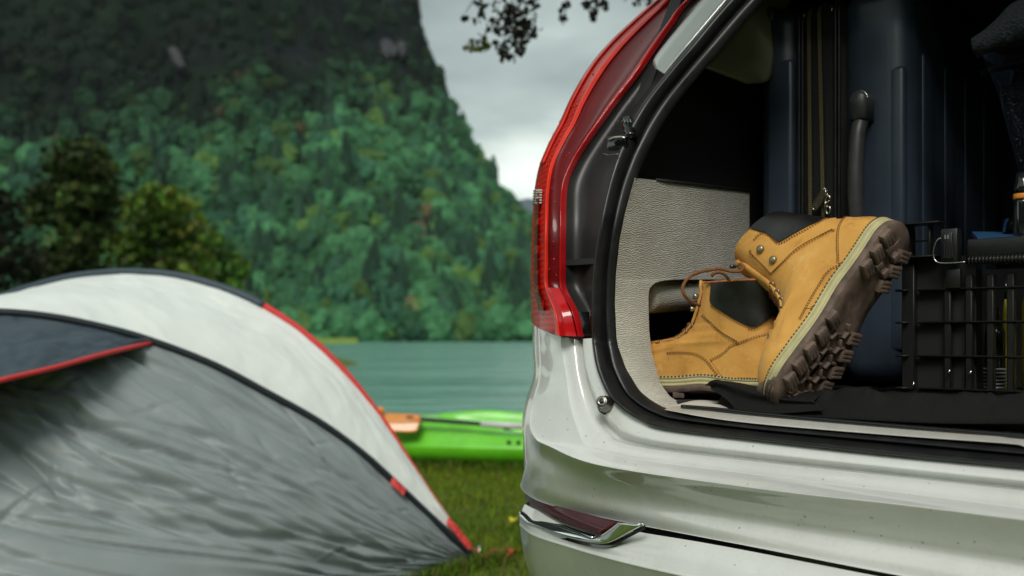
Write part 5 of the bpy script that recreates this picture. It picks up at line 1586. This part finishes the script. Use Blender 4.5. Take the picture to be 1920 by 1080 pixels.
# latch with its wire bail
zl1, zl0 = cxz(1788, 428, YC - .02)[1], cxz(1788, 540, YC - .02)[1]
lt = cbox('latch', x_l0 + .004, x_l1 - .002, YC - .024, YC - .002, cxz(1788, 492, YC - .02)[1], zl1, B_, CR, .003)
cbox('latch_tab', x_l0 + .009, x_l1 - .008, YC - .028, YC - .022, cxz(1788, 486, YC - .02)[1], zl1 - .006, B_, lt, .002)
for i in range(4):
    cbox('latch_groove', x_l0 + .011 + i * .004, x_l0 + .0125 + i * .004, YC - .0295, YC - .027, cxz(1788, 484, YC - .02)[1], zl1 - .020, M['crate_panel'], lt)
cbox('latch_mark', x_l0 + .012, x_l0 + .014, YC - .0295, YC - .0275, zl1 - .016, zl1 - .010, M['grey_cap'], lt)
cbox('latch_mark', x_l0 + .016, x_l0 + .018, YC - .0295, YC - .0275, zl1 - .016, zl1 - .010, M['grey_cap'], lt)
cbox('latch_base', x_l0 + .008, x_l1 - .002, YC - .012, YC, zl0, cxz(1788, 503, YC - .02)[1], B_, CR, .002)
bail = [(1770, 445), (1759, 449), (1752, 462), (1750, 478), (1754, 489), (1764, 493), (1785, 493), (1810, 491)]
tube('wire_bail', crom([Py(x, y, YC - .022) for x, y in bail], 5), .0012, M['silver_edge'], CR, 7)
# ribbed carrying bar
P = [Py(1812, 489, YC - .016), Py(1860, 487, YC - .016), Py(1960, 483, YC - .016), Py(2060, 479, YC - .016)]
hb_ = tube('carry_bar', P, .0042, M['rubber'], CR, 10)
Pr_ = resample(np.array([tuple(p) for p in P]), 36)
for p in Pr_[1:-1]:
    tube('grip_ring', [Vector(p) + EY * .0052 * math.cos(t) + Vector((0, 0, .0052)) * math.sin(t) for t in np.linspace(0, 6.283, 11)[:-1]], .0017, M['rubber'], hb_, 5, True)
# hinge pins catching the light
for px, py in ((1712, 722), (1779, 698), (1819, 700)):
    a = Py(px - 2, py + 5, YC - .012); c = Py(px + 2, py - 5, YC - .012)
    tube('hinge_pin', [a, c], .0014, M['silver_edge'], CR, 6)

# ------------------------------------------------------------------ things in and on the crate
def lathe(name, base, prof, mat, parent=None, n=20, axis=Vector((0, 0, 1)), cap=True):
    u_ = axis.orthogonal().normalized(); v_ = axis.cross(u_)
    V = [Vector(base) + axis * z + (u_ * math.cos(t) + v_ * math.sin(t)) * r for r, z in prof for t in np.linspace(0, 2 * math.pi, n + 1)[:-1]]
    return mobj(name, V, grid_faces(len(prof), n, cv=True) + ([tuple(range(n))[::-1], tuple((len(prof) - 1) * n + i for i in range(n))] if cap else []), mat, parent)
def bottle(px, z0, ht, r, mat_b, mat_c, name, label, y=YC + .09, cat='bottle'):
    x = cxz(px, 620, y)[0]
    b0 = car(x, y, z0)
    rt = empty(name, b0, label, cat)
    lathe('body', b0, [(r * .9, 0), (r, .004), (r, ht * .68), (r * .9, ht * .74), (r * .45, ht * .82)], mat_b, rt)
    lathe('cap', b0, [(r * .42, ht * .82), (r * .42, ht)], mat_c, rt)
    return rt
bottle(1952, czb, .19, .026, M['yellow_label'], M['bottle_dark'], 'bottle', 'yellow bottle behind the crate lattice at the edge of the picture')
bottle(1886, czb, .17, .0045, M['yellow_label'], M['bottle_dark'], 'marker_pen', 'thin yellow pen standing in the crate beside the yellow bottle', cat='pen')
rt = bottle(1866, czb, .125, .014, M['bottle_dark'], M['bottle_dark'], 'bottle', 'small dark bottle with a white ribbed neck low in the crate', y=YC + .05)
x = cxz(1866, 700, YC + .05)[0]
for i in range(6):
    c = car(x, YC + .05, czb + .006 + i * .0055)
    tube('ribbed_band', [c + EX * .0152 * math.cos(t) + EY * .0152 * math.sin(t) for t in np.linspace(0, 6.283, 17)[:-1]], .0016, M['ribbed_white'], rt, 6, True)
# blue folder lying on the crate
zb_ = cxz(1870, 444, YC + .10)[1]
p4 = [Py(1822, 434, YC + .16), Py(1833, 446, YC + .06), Py(1990, 444, YC + .06), Py(1990, 436, YC + .16)]
V = [p for p in p4] + [p - Vector((0, 0, .006)) for p in p4]
tag(mobj('blue_folder', V, [(0, 1, 2, 3), (7, 6, 5, 4), (0, 4, 5, 1), (1, 5, 6, 2), (2, 6, 7, 3), (3, 7, 4, 0)], M['blue_plastic'], None, False), 'flat blue folder lying on top of the crate', 'folder')
# bottle with orange ring standing on the crate
r_ = ray(1918, 440); yb = YC + .09
pb = Py(1918, 448, yb)
rt = empty('flask', pb, 'dark flask with an orange ring standing on the crate', 'flask')
lathe('body', pb, [(.0115, 0), (.0125, .003), (.0125, .055), (.0120, .060)], M['bottle_dark'], rt)
lathe('ring', pb, [(.0132, .060), (.0136, .062), (.0136, .066), (.0132, .068)], M['orange_ring'], rt)
lathe('cap', pb, [(.0125, .068), (.0125, .080), (.010, .086), (.010, .10)], M['bottle_dark'], rt)
gb = Py(1897, 442, yb + .03)
tag(lathe('drinking_glass', gb, [(.010, .0), (.0125, .003), (.013, .026), (.0124, .026), (.011, .004)], M['clear_box'], None, cap=False), 'small clear glass beside the orange ringed flask', 'glass')
# clear plastic box on edge with a dark towel on it, high at the edge of the picture
yq = .36
BX = empty('storage_box', Py(1900, 300, yq), 'tilted clear plastic storage box high at the edge of the load', 'box')
a0, a1, a2 = Py(1832, 96, yq), Py(1990, 58, yq), Py(1848, 232, yq)
for nm, q in (('box_lid', [(1830, 92), (1990, 52), (1990, 68), (1832, 104)]), ('box_rim', [(1836, 130), (1990, 92), (1990, 108), (1838, 142)])):
    V = [Py(x_, y_, yq) for x_, y_ in q]; V += [v + EY * .10 for v in V]
    mobj(nm, V, [(0, 1, 2, 3), (7, 6, 5, 4), (0, 4, 5, 1), (1, 5, 6, 2), (2, 6, 7, 3), (3, 7, 4, 0)], M['clear_box'], BX, False)
q = [(1840, 104), (1990, 70), (1990, 420), (1935, 420), (1870, 170)]
V = [Py(x_, y_, yq + .012) for x_, y_ in q]; V += [v + EY * .09 for v in V]
mobj('box_body', V, [(0, 1, 2, 3, 4), (9, 8, 7, 6, 5)] + [(i, i + 5, (i + 1) % 5 + 5, (i + 1) % 5) for i in range(5)], M['clear_box'], BX, False)
q = [(1872, 172), (1905, 152), (1990, 160), (1990, 420), (1920, 330)]
V = [Py(x_, y_, yq + .03) for x_, y_ in q]; V += [v + EY * .05 for v in V]
tag(mobj('grey_pouch', V, [(0, 1, 2, 3, 4), (9, 8, 7, 6, 5)] + [(i, i + 5, (i + 1) % 5 + 5, (i + 1) % 5) for i in range(5)], M['towel'], None, False), 'dark grey pouch inside the clear storage box', 'pouch')
G = []
for i, a in enumerate(np.linspace(0, 1, 26)):
    row = []
    for j, c in enumerate(np.linspace(0, 1, 12)):
        px = 1828 + 170 * a; yt = np.interp(px, [1828, 1855, 1880, 1898, 1915, 1998], [84, 66, 44, 22, 12, 4]); yb2 = 96 - (px - 1828) * .245
        py = yt + (yb2 - yt) * c
        bulge = .035 * math.sin(c * math.pi) ** .6 + .008 * float(fbm(a * 9, c * 5, 2.0))
        row.append(tuple(Py(px, py, yq + .03 - bulge)))
    G.append(row)
tag(grid_obj('towel', np.array(G), M['towel'], thick=.012, off=-1, flip=True), 'crumpled dark blue towel on the clear storage box', 'towel')

# ------------------------------------------------------------------ black cloth spread over the floor and sill
nx, ny = 150, 46
def cl_pt(a, c):
    """a along the sill 0..1, c from the sill edge (0) into the load space (1)"""
    px = 1338 + (2000 - 1338) * a
    y0 = np.interp(px, [1338, 1385, 1440, 1520, 1680, 1850, 2000], [.080, .056, .052, .052, .050, .050, .050])
    xx = None
    r = ray(px, 700); s = (y0 - CC.y) / r.dot(EY)
    x0 = CC.x + s * r.dot(EX)
    yy_ = y0 + (.60 - y0) * c ** 1.15
    edge_z = FLOOR - .015
    rise_ = sstep(0, .10, c)
    z = edge_z * (1 - rise_) + (FLOOR + .004) * rise_
    fold = (.020 + .008 * np.sin(a * 7 + 1)) * np.exp(-((c - .09 - .02 * np.sin(a * 5)) / .06) ** 2) * sstep(.12, .40, a)
    z = z + fold + .012 * float(fbm(a * 8, c * 7, 1.0)) * rise_ + .006 * (1 - abs(float(fbm(a * 14 + c * 6, c * 16, 5.0, 3)))) ** 3 * rise_
    return x0, yy_, z
G = np.zeros((nx, ny, 3))
for i, a in enumerate(np.linspace(0, 1, nx)):
    for j, c in enumerate(np.linspace(0, 1, ny)):
        x, y, z = cl_pt(a, c)
        G[i, j] = tuple(car(x, y, float(z)))
cl = grid_obj('black_cloth', G, M['black_cloth'], thick=.002, off=1)
tag(cl, 'black woven cloth spread rumpled under the boots and the crate', 'cloth')
# a folded corner of it turned up in front of the boots
pk = [(1324, 722), (1337, 713), (1358, 717), (1400, 728), (1452, 742), (1525, 753)]
ft = [(1334, 728), (1348, 738), (1366, 752), (1390, 773), (1455, 775), (1545, 768)]
PK = [Py(x, y, d) for (x, y), d in zip(pk, (.085, .080, .076, .064, .056, .060))]; FT = [Py(x, y, d) for (x, y), d in zip(ft, (.078, .072, .062, .050, .047, .048))]
BK = [p + EY * .055 - Vector((0, 0, max(0.0, p.z - FLOOR - .004))) for p in PK]
G = loft_grid([BK, between(BK, PK, .55, 0, .010), between(BK, PK, .92, 0, .003), PK, between(PK, FT, .10, -.004), between(PK, FT, .45, .004), between(PK, FT, .8, .002), FT], 14, 7)
n_, m_ = G.shape[:2]
du = np.gradient(G, axis=0); dv = np.gradient(G, axis=1); Nn = np.cross(du, dv); Nn /= np.linalg.norm(Nn, axis=2)[:, :, None] + 1e-9
ss, tt_ = np.meshgrid(np.linspace(0, 1, n_), np.linspace(0, 1, m_), indexing='ij')
G = G + Nn * (.0018 * fbm(ss * 7, tt_ * 5, 3.1, 3) * sstep(1, .85, tt_))[:, :, None]
grid_obj('cloth_fold', G, M['black_cloth'], cl, thick=.0015)
# ------------------------------------------------------------------ tent
TENT = empty('tent', (-1.3, 3.7, 0), 'grey and white pop up tent with navy and red trim', 'tent')
a1 = [(-260, 610), (-120, 592), (0, 588), (100, 597), (200, 617), (285, 641), (400, 685), (500, 737), (600, 793), (680, 851), (740, 905), (800, 962), (850, 1008), (888, 1044)]
a2 = [(-260, 690), (-120, 610), (0, 560), (110, 527), (190, 515), (260, 513), (340, 521), (425, 545), (495, 576), (575, 630), (650, 702), (720, 792), (795, 908), (886, 1040)]
def lerpx(x, x0, x1, d0, d1): return d0 + (d1 - d0) * min(1, max(0, (x - x0) / (x1 - x0)))
A1 = [Pd(x, y, lerpx(x, -260, 888, 3.15, 4.02)) for x, y in a1]
A2 = [Pd(x, y, lerpx(x, -260, 888, 4.35, 4.06)) for x, y in a2]
def wrinkle(G, amp, fu, fv, seed, amp2=0.0):
    """push a cloth grid along its normals with stretched, ridged folds"""
    n, m = G.shape[:2]
    du = np.gradient(G, axis=0); dv = np.gradient(G, axis=1)
    N = np.cross(du, dv); N /= np.linalg.norm(N, axis=2)[:, :, None] + 1e-9
    s = np.linspace(0, 1, n)[:, None] * np.ones((1, m)); t = np.linspace(0, 1, m)[None] * np.ones((n, 1))
    a = s * fu + .9 * fbm(s * 3, t * 3, seed); b = t * fv + .9 * fbm(s * 4, t * 2, seed + 4)
    r = (1 - np.abs(fbm(a, b, seed, 4, .5))) ** 3
    r2 = fbm(a * 2.3, b * 2.1, seed + 9, 3)
    edge = sstep(0, .06, t) * sstep(1, .94, t)
    return G + N * ((amp * (r - .45) + amp2 * r2) * edge)[:, :, None]
mid1 = [p.lerp(q, .35) + Vector((0, -.03, .035)) for p, q in zip(A1, A2)]
mid1[-1] = A1[-1].lerp(A2[-1], .35); mid2 = [p.lerp(q, .70) + Vector((0, 0, .02)) for p, q in zip(A1, A2)]; mid2[-1] = A1[-1].lerp(A2[-1], .7)
G = loft_grid([A1, mid1, mid2, A2], 14, 14)
G = wrinkle(G, .007, 16, 5, 2.0, .0015)
grid_obj('canopy', G, M['tent_white'], TENT)['label'] = 'white fabric band between the two arches'
# rear of the tent, hidden behind the band
Bk = [Vector((p.x - .45, p.y + .25 + .8 * min(1, (len(A2) - 1 - i) / 6), max(0.0, p.z * .45 - .05))) for i, p in enumerate(A2)]
grid_obj('rear_wall', loft_grid([A2, [p.lerp(q, .5) + Vector((-.05, 0, .10 * min(1, p.z))) for p, q in zip(A2, Bk)], Bk], 6, 6), M['tent_white'], TENT)
# grey front panel down to the ground
gr = [(-2.6, 2.55), (-2.3, 2.5), (-2.05, 2.48), (-1.8, 2.5), (-1.55, 2.55), (-1.35, 2.62), (-1.12, 2.75), (-.92, 2.9), (-.74, 3.06), (-.58, 3.24), (-.45, 3.42), (-.33, 3.64), (-.24, 3.84), (-.158, 4.02)]
GR = [Vector((x, y, .0)) for x, y in gr]
q1 = [p.lerp(q, .33) + Vector((-.02, -.07, .06)) * min(1, (13 - i) / 5) for i, (p, q) in enumerate(zip(A1, GR))]
q2 = [p.lerp(q, .68) + Vector((-.02, -.07, .05)) * min(1, (13 - i) / 5) for i, (p, q) in enumerate(zip(A1, GR))]
G = loft_grid([A1, q1, q2, GR], 24, 56)
# folds hang in long diagonals from the arch towards the corner
n, m = G.shape[:2]
du = np.gradient(G, axis=0); dv = np.gradient(G, axis=1); N = np.cross(du, dv); N /= np.linalg.norm(N, axis=2)[:, :, None] + 1e-9
s = np.linspace(0, 1, n)[:, None] * np.ones((1, m)); t = np.linspace(0, 1, m)[None] * np.ones((n, 1))
warp = fbm(s * 3.5, t * 3.5, 7.7, 3)
d1 = t * 5.2 - s * 3.2 + .55 * warp; d2 = s * 2.6 + t * .8
ridge = (1 - np.abs(fbm(d1 * 1.1, d2 * 1.0, 1.3, 4, .55))) ** 2.6
fine = (1 - np.abs(fbm(d1 * 2.7 + 3, d2 * 2.2, 6.1, 3, .5))) ** 3
edge = sstep(0, .05, t) * sstep(1, .97, s + 0 * t) ** .5
# pulled creases: long narrow pleats that fan towards the pegged corner, with short cross puckers
rc = np.random.default_rng(31)
cre = np.zeros((n, m))
for i in range(150):
    long_ = i < 105
    s0 = rc.uniform(0.05, 0.95); t0 = rc.uniform(0.04, 0.98)
    ln = rc.uniform(.08, .30) if long_ else rc.uniform(.02, .06)
    sl = rc.uniform(.15, 1.0) if long_ else rc.uniform(-3.0, 3.0)
    wd = rc.uniform(.005, .016) if long_ else rc.uniform(.006, .012)
    am = (rc.uniform(.008, .024) if long_ else rc.uniform(.004, .010)) * (1 if rc.random() < .7 else -.7)
    ds = s - s0; dt = t - t0 - sl * ds - .9 * sl * ds * np.abs(ds) - .03 * vnoise(s * 9 + i, t * 2, i * .37)
    q_ = math.sqrt(1 + min(9, sl * sl))
    env = np.exp(-(ds / ln * (q_ if not long_ else 1)) ** 4)
    prof_ = np.where(dt < 0, np.exp(-(dt / (wd * .6)) ** 2), np.exp(-(dt / (wd * 1.9)) ** 2))
    cre += am * prof_ * env
G = G + N * ((.030 * (ridge - .5) + .008 * (fine - .4) + cre) * edge)[:, :, None]
fp = grid_obj('front_panel', G, M['tent_grey'], TENT); fp['label'] = 'creased grey front panel'
# arch poles in their sleeves
tube('pole_sleeve', crom([p + Vector((0, -.012, .004)) for p in A1], 8), .014, M['tent_black'], TENT, 10)['label'] = 'black sleeve of the front arch'
c2 = crom([p + Vector((0, 0, .006)) for p in A2], 8)
k2 = 8 * 8
tube('rim_piping', c2[:k2 + 1], .017, M['tent_navy'], TENT, 10)['label'] = 'navy edge of the canopy'
tube('rim_piping', c2[k2:], list(np.linspace(.014, .007, len(c2) - k2)), M['tent_red'], TENT, 10)['label'] = 'red edge of the canopy'
# navy awning with a red hem
f_top = [A1[i] + Vector((0, -.02, -.006)) for i in range(6)]
fb = [(-260, 790), (-120, 748), (0, 714), (100, 690), (195, 664), (282, 643)]
f_bot = [Pd(x, y, d) for (x, y), d in zip(fb, (2.55, 2.68, 2.84, 3.02, 3.24, 3.54))]
fm = [p.lerp(q, .5) + Vector((0, -.01, .012)) for p, q in zip(f_top, f_bot)]
G = wrinkle(loft_grid([f_top, fm, f_bot], 14, 14), .016, 7, 3, 5.0, .004)
aw = grid_obj('awning', G, M['tent_navy'], TENT, thick=.002); aw['label'] = 'navy awning flap over the entrance'
tube('awning_hem', crom(f_bot, 10), .0085, M['tent_red'], aw, 8)
# red webbing, pegs and a loose guy line at the corner
rgp = np.random.default_rng(4)
for i, (x, y) in enumerate(((848, 985), (858, 997), (868, 1010), (876, 1020), (742, 908), (752, 917))):
    c = Pd(x, y, 3.98 if x > 800 else 3.86)
    obox('webbing', c, Vector((.016, -.004, -.014)) * rgp.uniform(.8, 1.3), Vector((.004, .004, .012)), Vector((.0, .004, .001)), M['tent_red'], TENT, .002, 1)
cn = Pd(888, 1036, 4.0)
tube('tent_peg', [cn + Vector((.02, 0, .03)), cn + Vector((.035, -.01, -.06))], .004, M['steel'], TENT, 8)
gp = [(884, 1028), (896, 1034), (908, 1046), (918, 1036), (930, 1030), (942, 1034), (952, 1028), (957, 1036), (950, 1044)]
tube('guy_line', crom([Pz(x, y, .035 + .012 * math.sin(i * 1.7)) for i, (x, y) in enumerate(gp)], 6), .0045, M['rope_red'], TENT, 6)

# ------------------------------------------------------------------ kayak on the shore
KA = empty('kayak', (-.1, 6.95, 0), 'bright green sit on top kayak lying on the grass by the lake', 'kayak')
ka = math.radians(-12)
kd = Vector((math.cos(ka), math.sin(ka), 0)); ks = Vector((math.sin(ka), -math.cos(ka), 0))   # ks towards the camera
kc = Vector((-.05, 7.0, 0.02))
def kp(l, w, z): return kc + kd * l + ks * w + Vector((0, 0, z))
ns = 61; ls_ = np.linspace(-1.55, 1.55, ns)
G = []
for l in ls_:
    e_ = max(0.02, 1 - (abs(l) / 1.56) ** 2.4) ** .75
    rk = .10 * (abs(l) / 1.55) ** 3
    # cockpit well opens in the middle, its lip dips towards the middle
    open_ = float(sstep(-.62, -.15, l) * sstep(1.1, .7, l))
    dip = .085 * float(sstep(-.28, .12, l) * sstep(.95, .5, l))
    top_ = .335 - dip
    w = .36 * e_
    sec = [(0, .0), (.55 * w, .002), (.86 * w, .045), (.97 * w, .10), (1.0 * w, .150), (.985 * w, .160), (.93 * w, .175), (.80 * w, .250), (.66 * w, .305 - dip * .8), (.58 * w, top_), (.50 * w, top_ + .004 - .004 * open_), (.44 * w, top_ - .03 * open_), (.36 * w, .345 - .20 * open_ - dip * (1 - open_)), (0, .350 - .225 * open_ - dip * (1 - open_))]
    nearside = [(a, z) for a, z in sec]
    far = [(-a, z + .035 * open_ * (1 if i >= 8 and i < 12 else 0) + dip * .8 * (1 if 7 <= i < 12 else 0)) for i, (a, z) in enumerate(sec)][::-1]
    row = [tuple(kp(l, a, z * (.45 + .55 * e_) + rk)) for a, z in nearside + far[1:-1]]
    G.append(row)
G = np.array(G)
hull = mobj('hull', G.reshape(-1, 3), grid_faces(ns, G.shape[1], cv=True), M['kayak_green'], KA)
md = hull.modifiers.new('smooth', 'SUBSURF'); md.levels = 1; md.render_levels = 1
# hatch cover, strap, scuppers, carry handle
tube('deck_line', crom([kp(-.30, .285, .24), kp(-.22, .30, .215), kp(-.19, .325, .19)], 5), .006, M['kayak_green'], KA, 6)
for l in (.10, .165):
    tube('deck_fitting', [kp(l, .330, .188), kp(l + .004, .345, .194)], [.016, .012], M['kayak_fitting'], KA, 12)
tube('carry_handle', crom([kp(.02, .14, .262), kp(.10, .15, .235), kp(.20, .155, .232), kp(.30, .14, .26)], 6), .014, M['kayak_fitting'], KA, 8)
tube('seat_strap', crom([kp(.28, -.15, .30), kp(.34, .0, .24), kp(.36, .16, .25)], 6), .012, M['kayak_fitting'], KA, 8, flat=.4)
obox('backrest', kp(.44, .0, .30), kd * .02, ks * .16, Vector((0, 0, .08)), M['kayak_fitting'], KA, .015, 3)

# paddle laid across the deck
PA = empty('paddle', kp(-.25, .12, .37), 'kayak paddle with an orange blade and black shaft on the kayak', 'paddle')
p0 = Pd(786, 786, 6.78); p1 = Pd(902, 795, 6.68); p2 = Pd(1100, 806, 6.55)
tube('shaft', [p0 + (p0 - p1) * .2, p0, p1, p2], .015, M['paddle_black'], PA, 10)
tube('shaft_sleeve', [p1, p1.lerp(p2, .45)], .0215, M['paddle_grey'], PA, 12)
bt = [(788, 779), (770, 777), (745, 776), (722, 775), (702, 776), (690, 782)]
bc = [(789, 788), (770, 790), (745, 792), (722, 793), (702, 793), (688, 790)]
bb = [(781, 809), (770, 811), (748, 810), (726, 808), (704, 806), (690, 798)]
BT = [Pd(x, y, 6.86) for x, y in bt]; BC = [Pd(x, y, 6.75) for x, y in bc]; BB = [Pd(x, y, 6.72) for x, y in bb]
loft('blade', [BT, BC, BB], M['paddle_orange'], PA, k=5, m=6, smooth_across=False, thick=.010, off=0)
tube('blade_rib', BC, [.016, .014, .012, .010, .008, .006], M['paddle_orange'], PA, 8)
tube('drip_ring', [Pd(775, 783, 6.78), Pd(787, 785, 6.78)], [.022, .020], M['paddle_orange'], PA, 12)
tube('blade_tip', crom([Pd(704, 782, 6.8), Pd(712, 772, 6.8), Pd(717, 764, 6.8)], 4), [.026] * 4 + [.026, .026, .026, .025, .018], M['paddle_orange'], PA, 10)
HAZE = True
# ------------------------------------------------------------------ haze box round everything
if HAZE:
    m = MB().obox((0, 5900, 650), (9500, 0, 0), (0, 6500, 0), (0, 0, 660))
    o = m.build('haze', hzt)
    tag(o, 'thin pale haze over the lake and mountains', 'haze', kind='stuff')
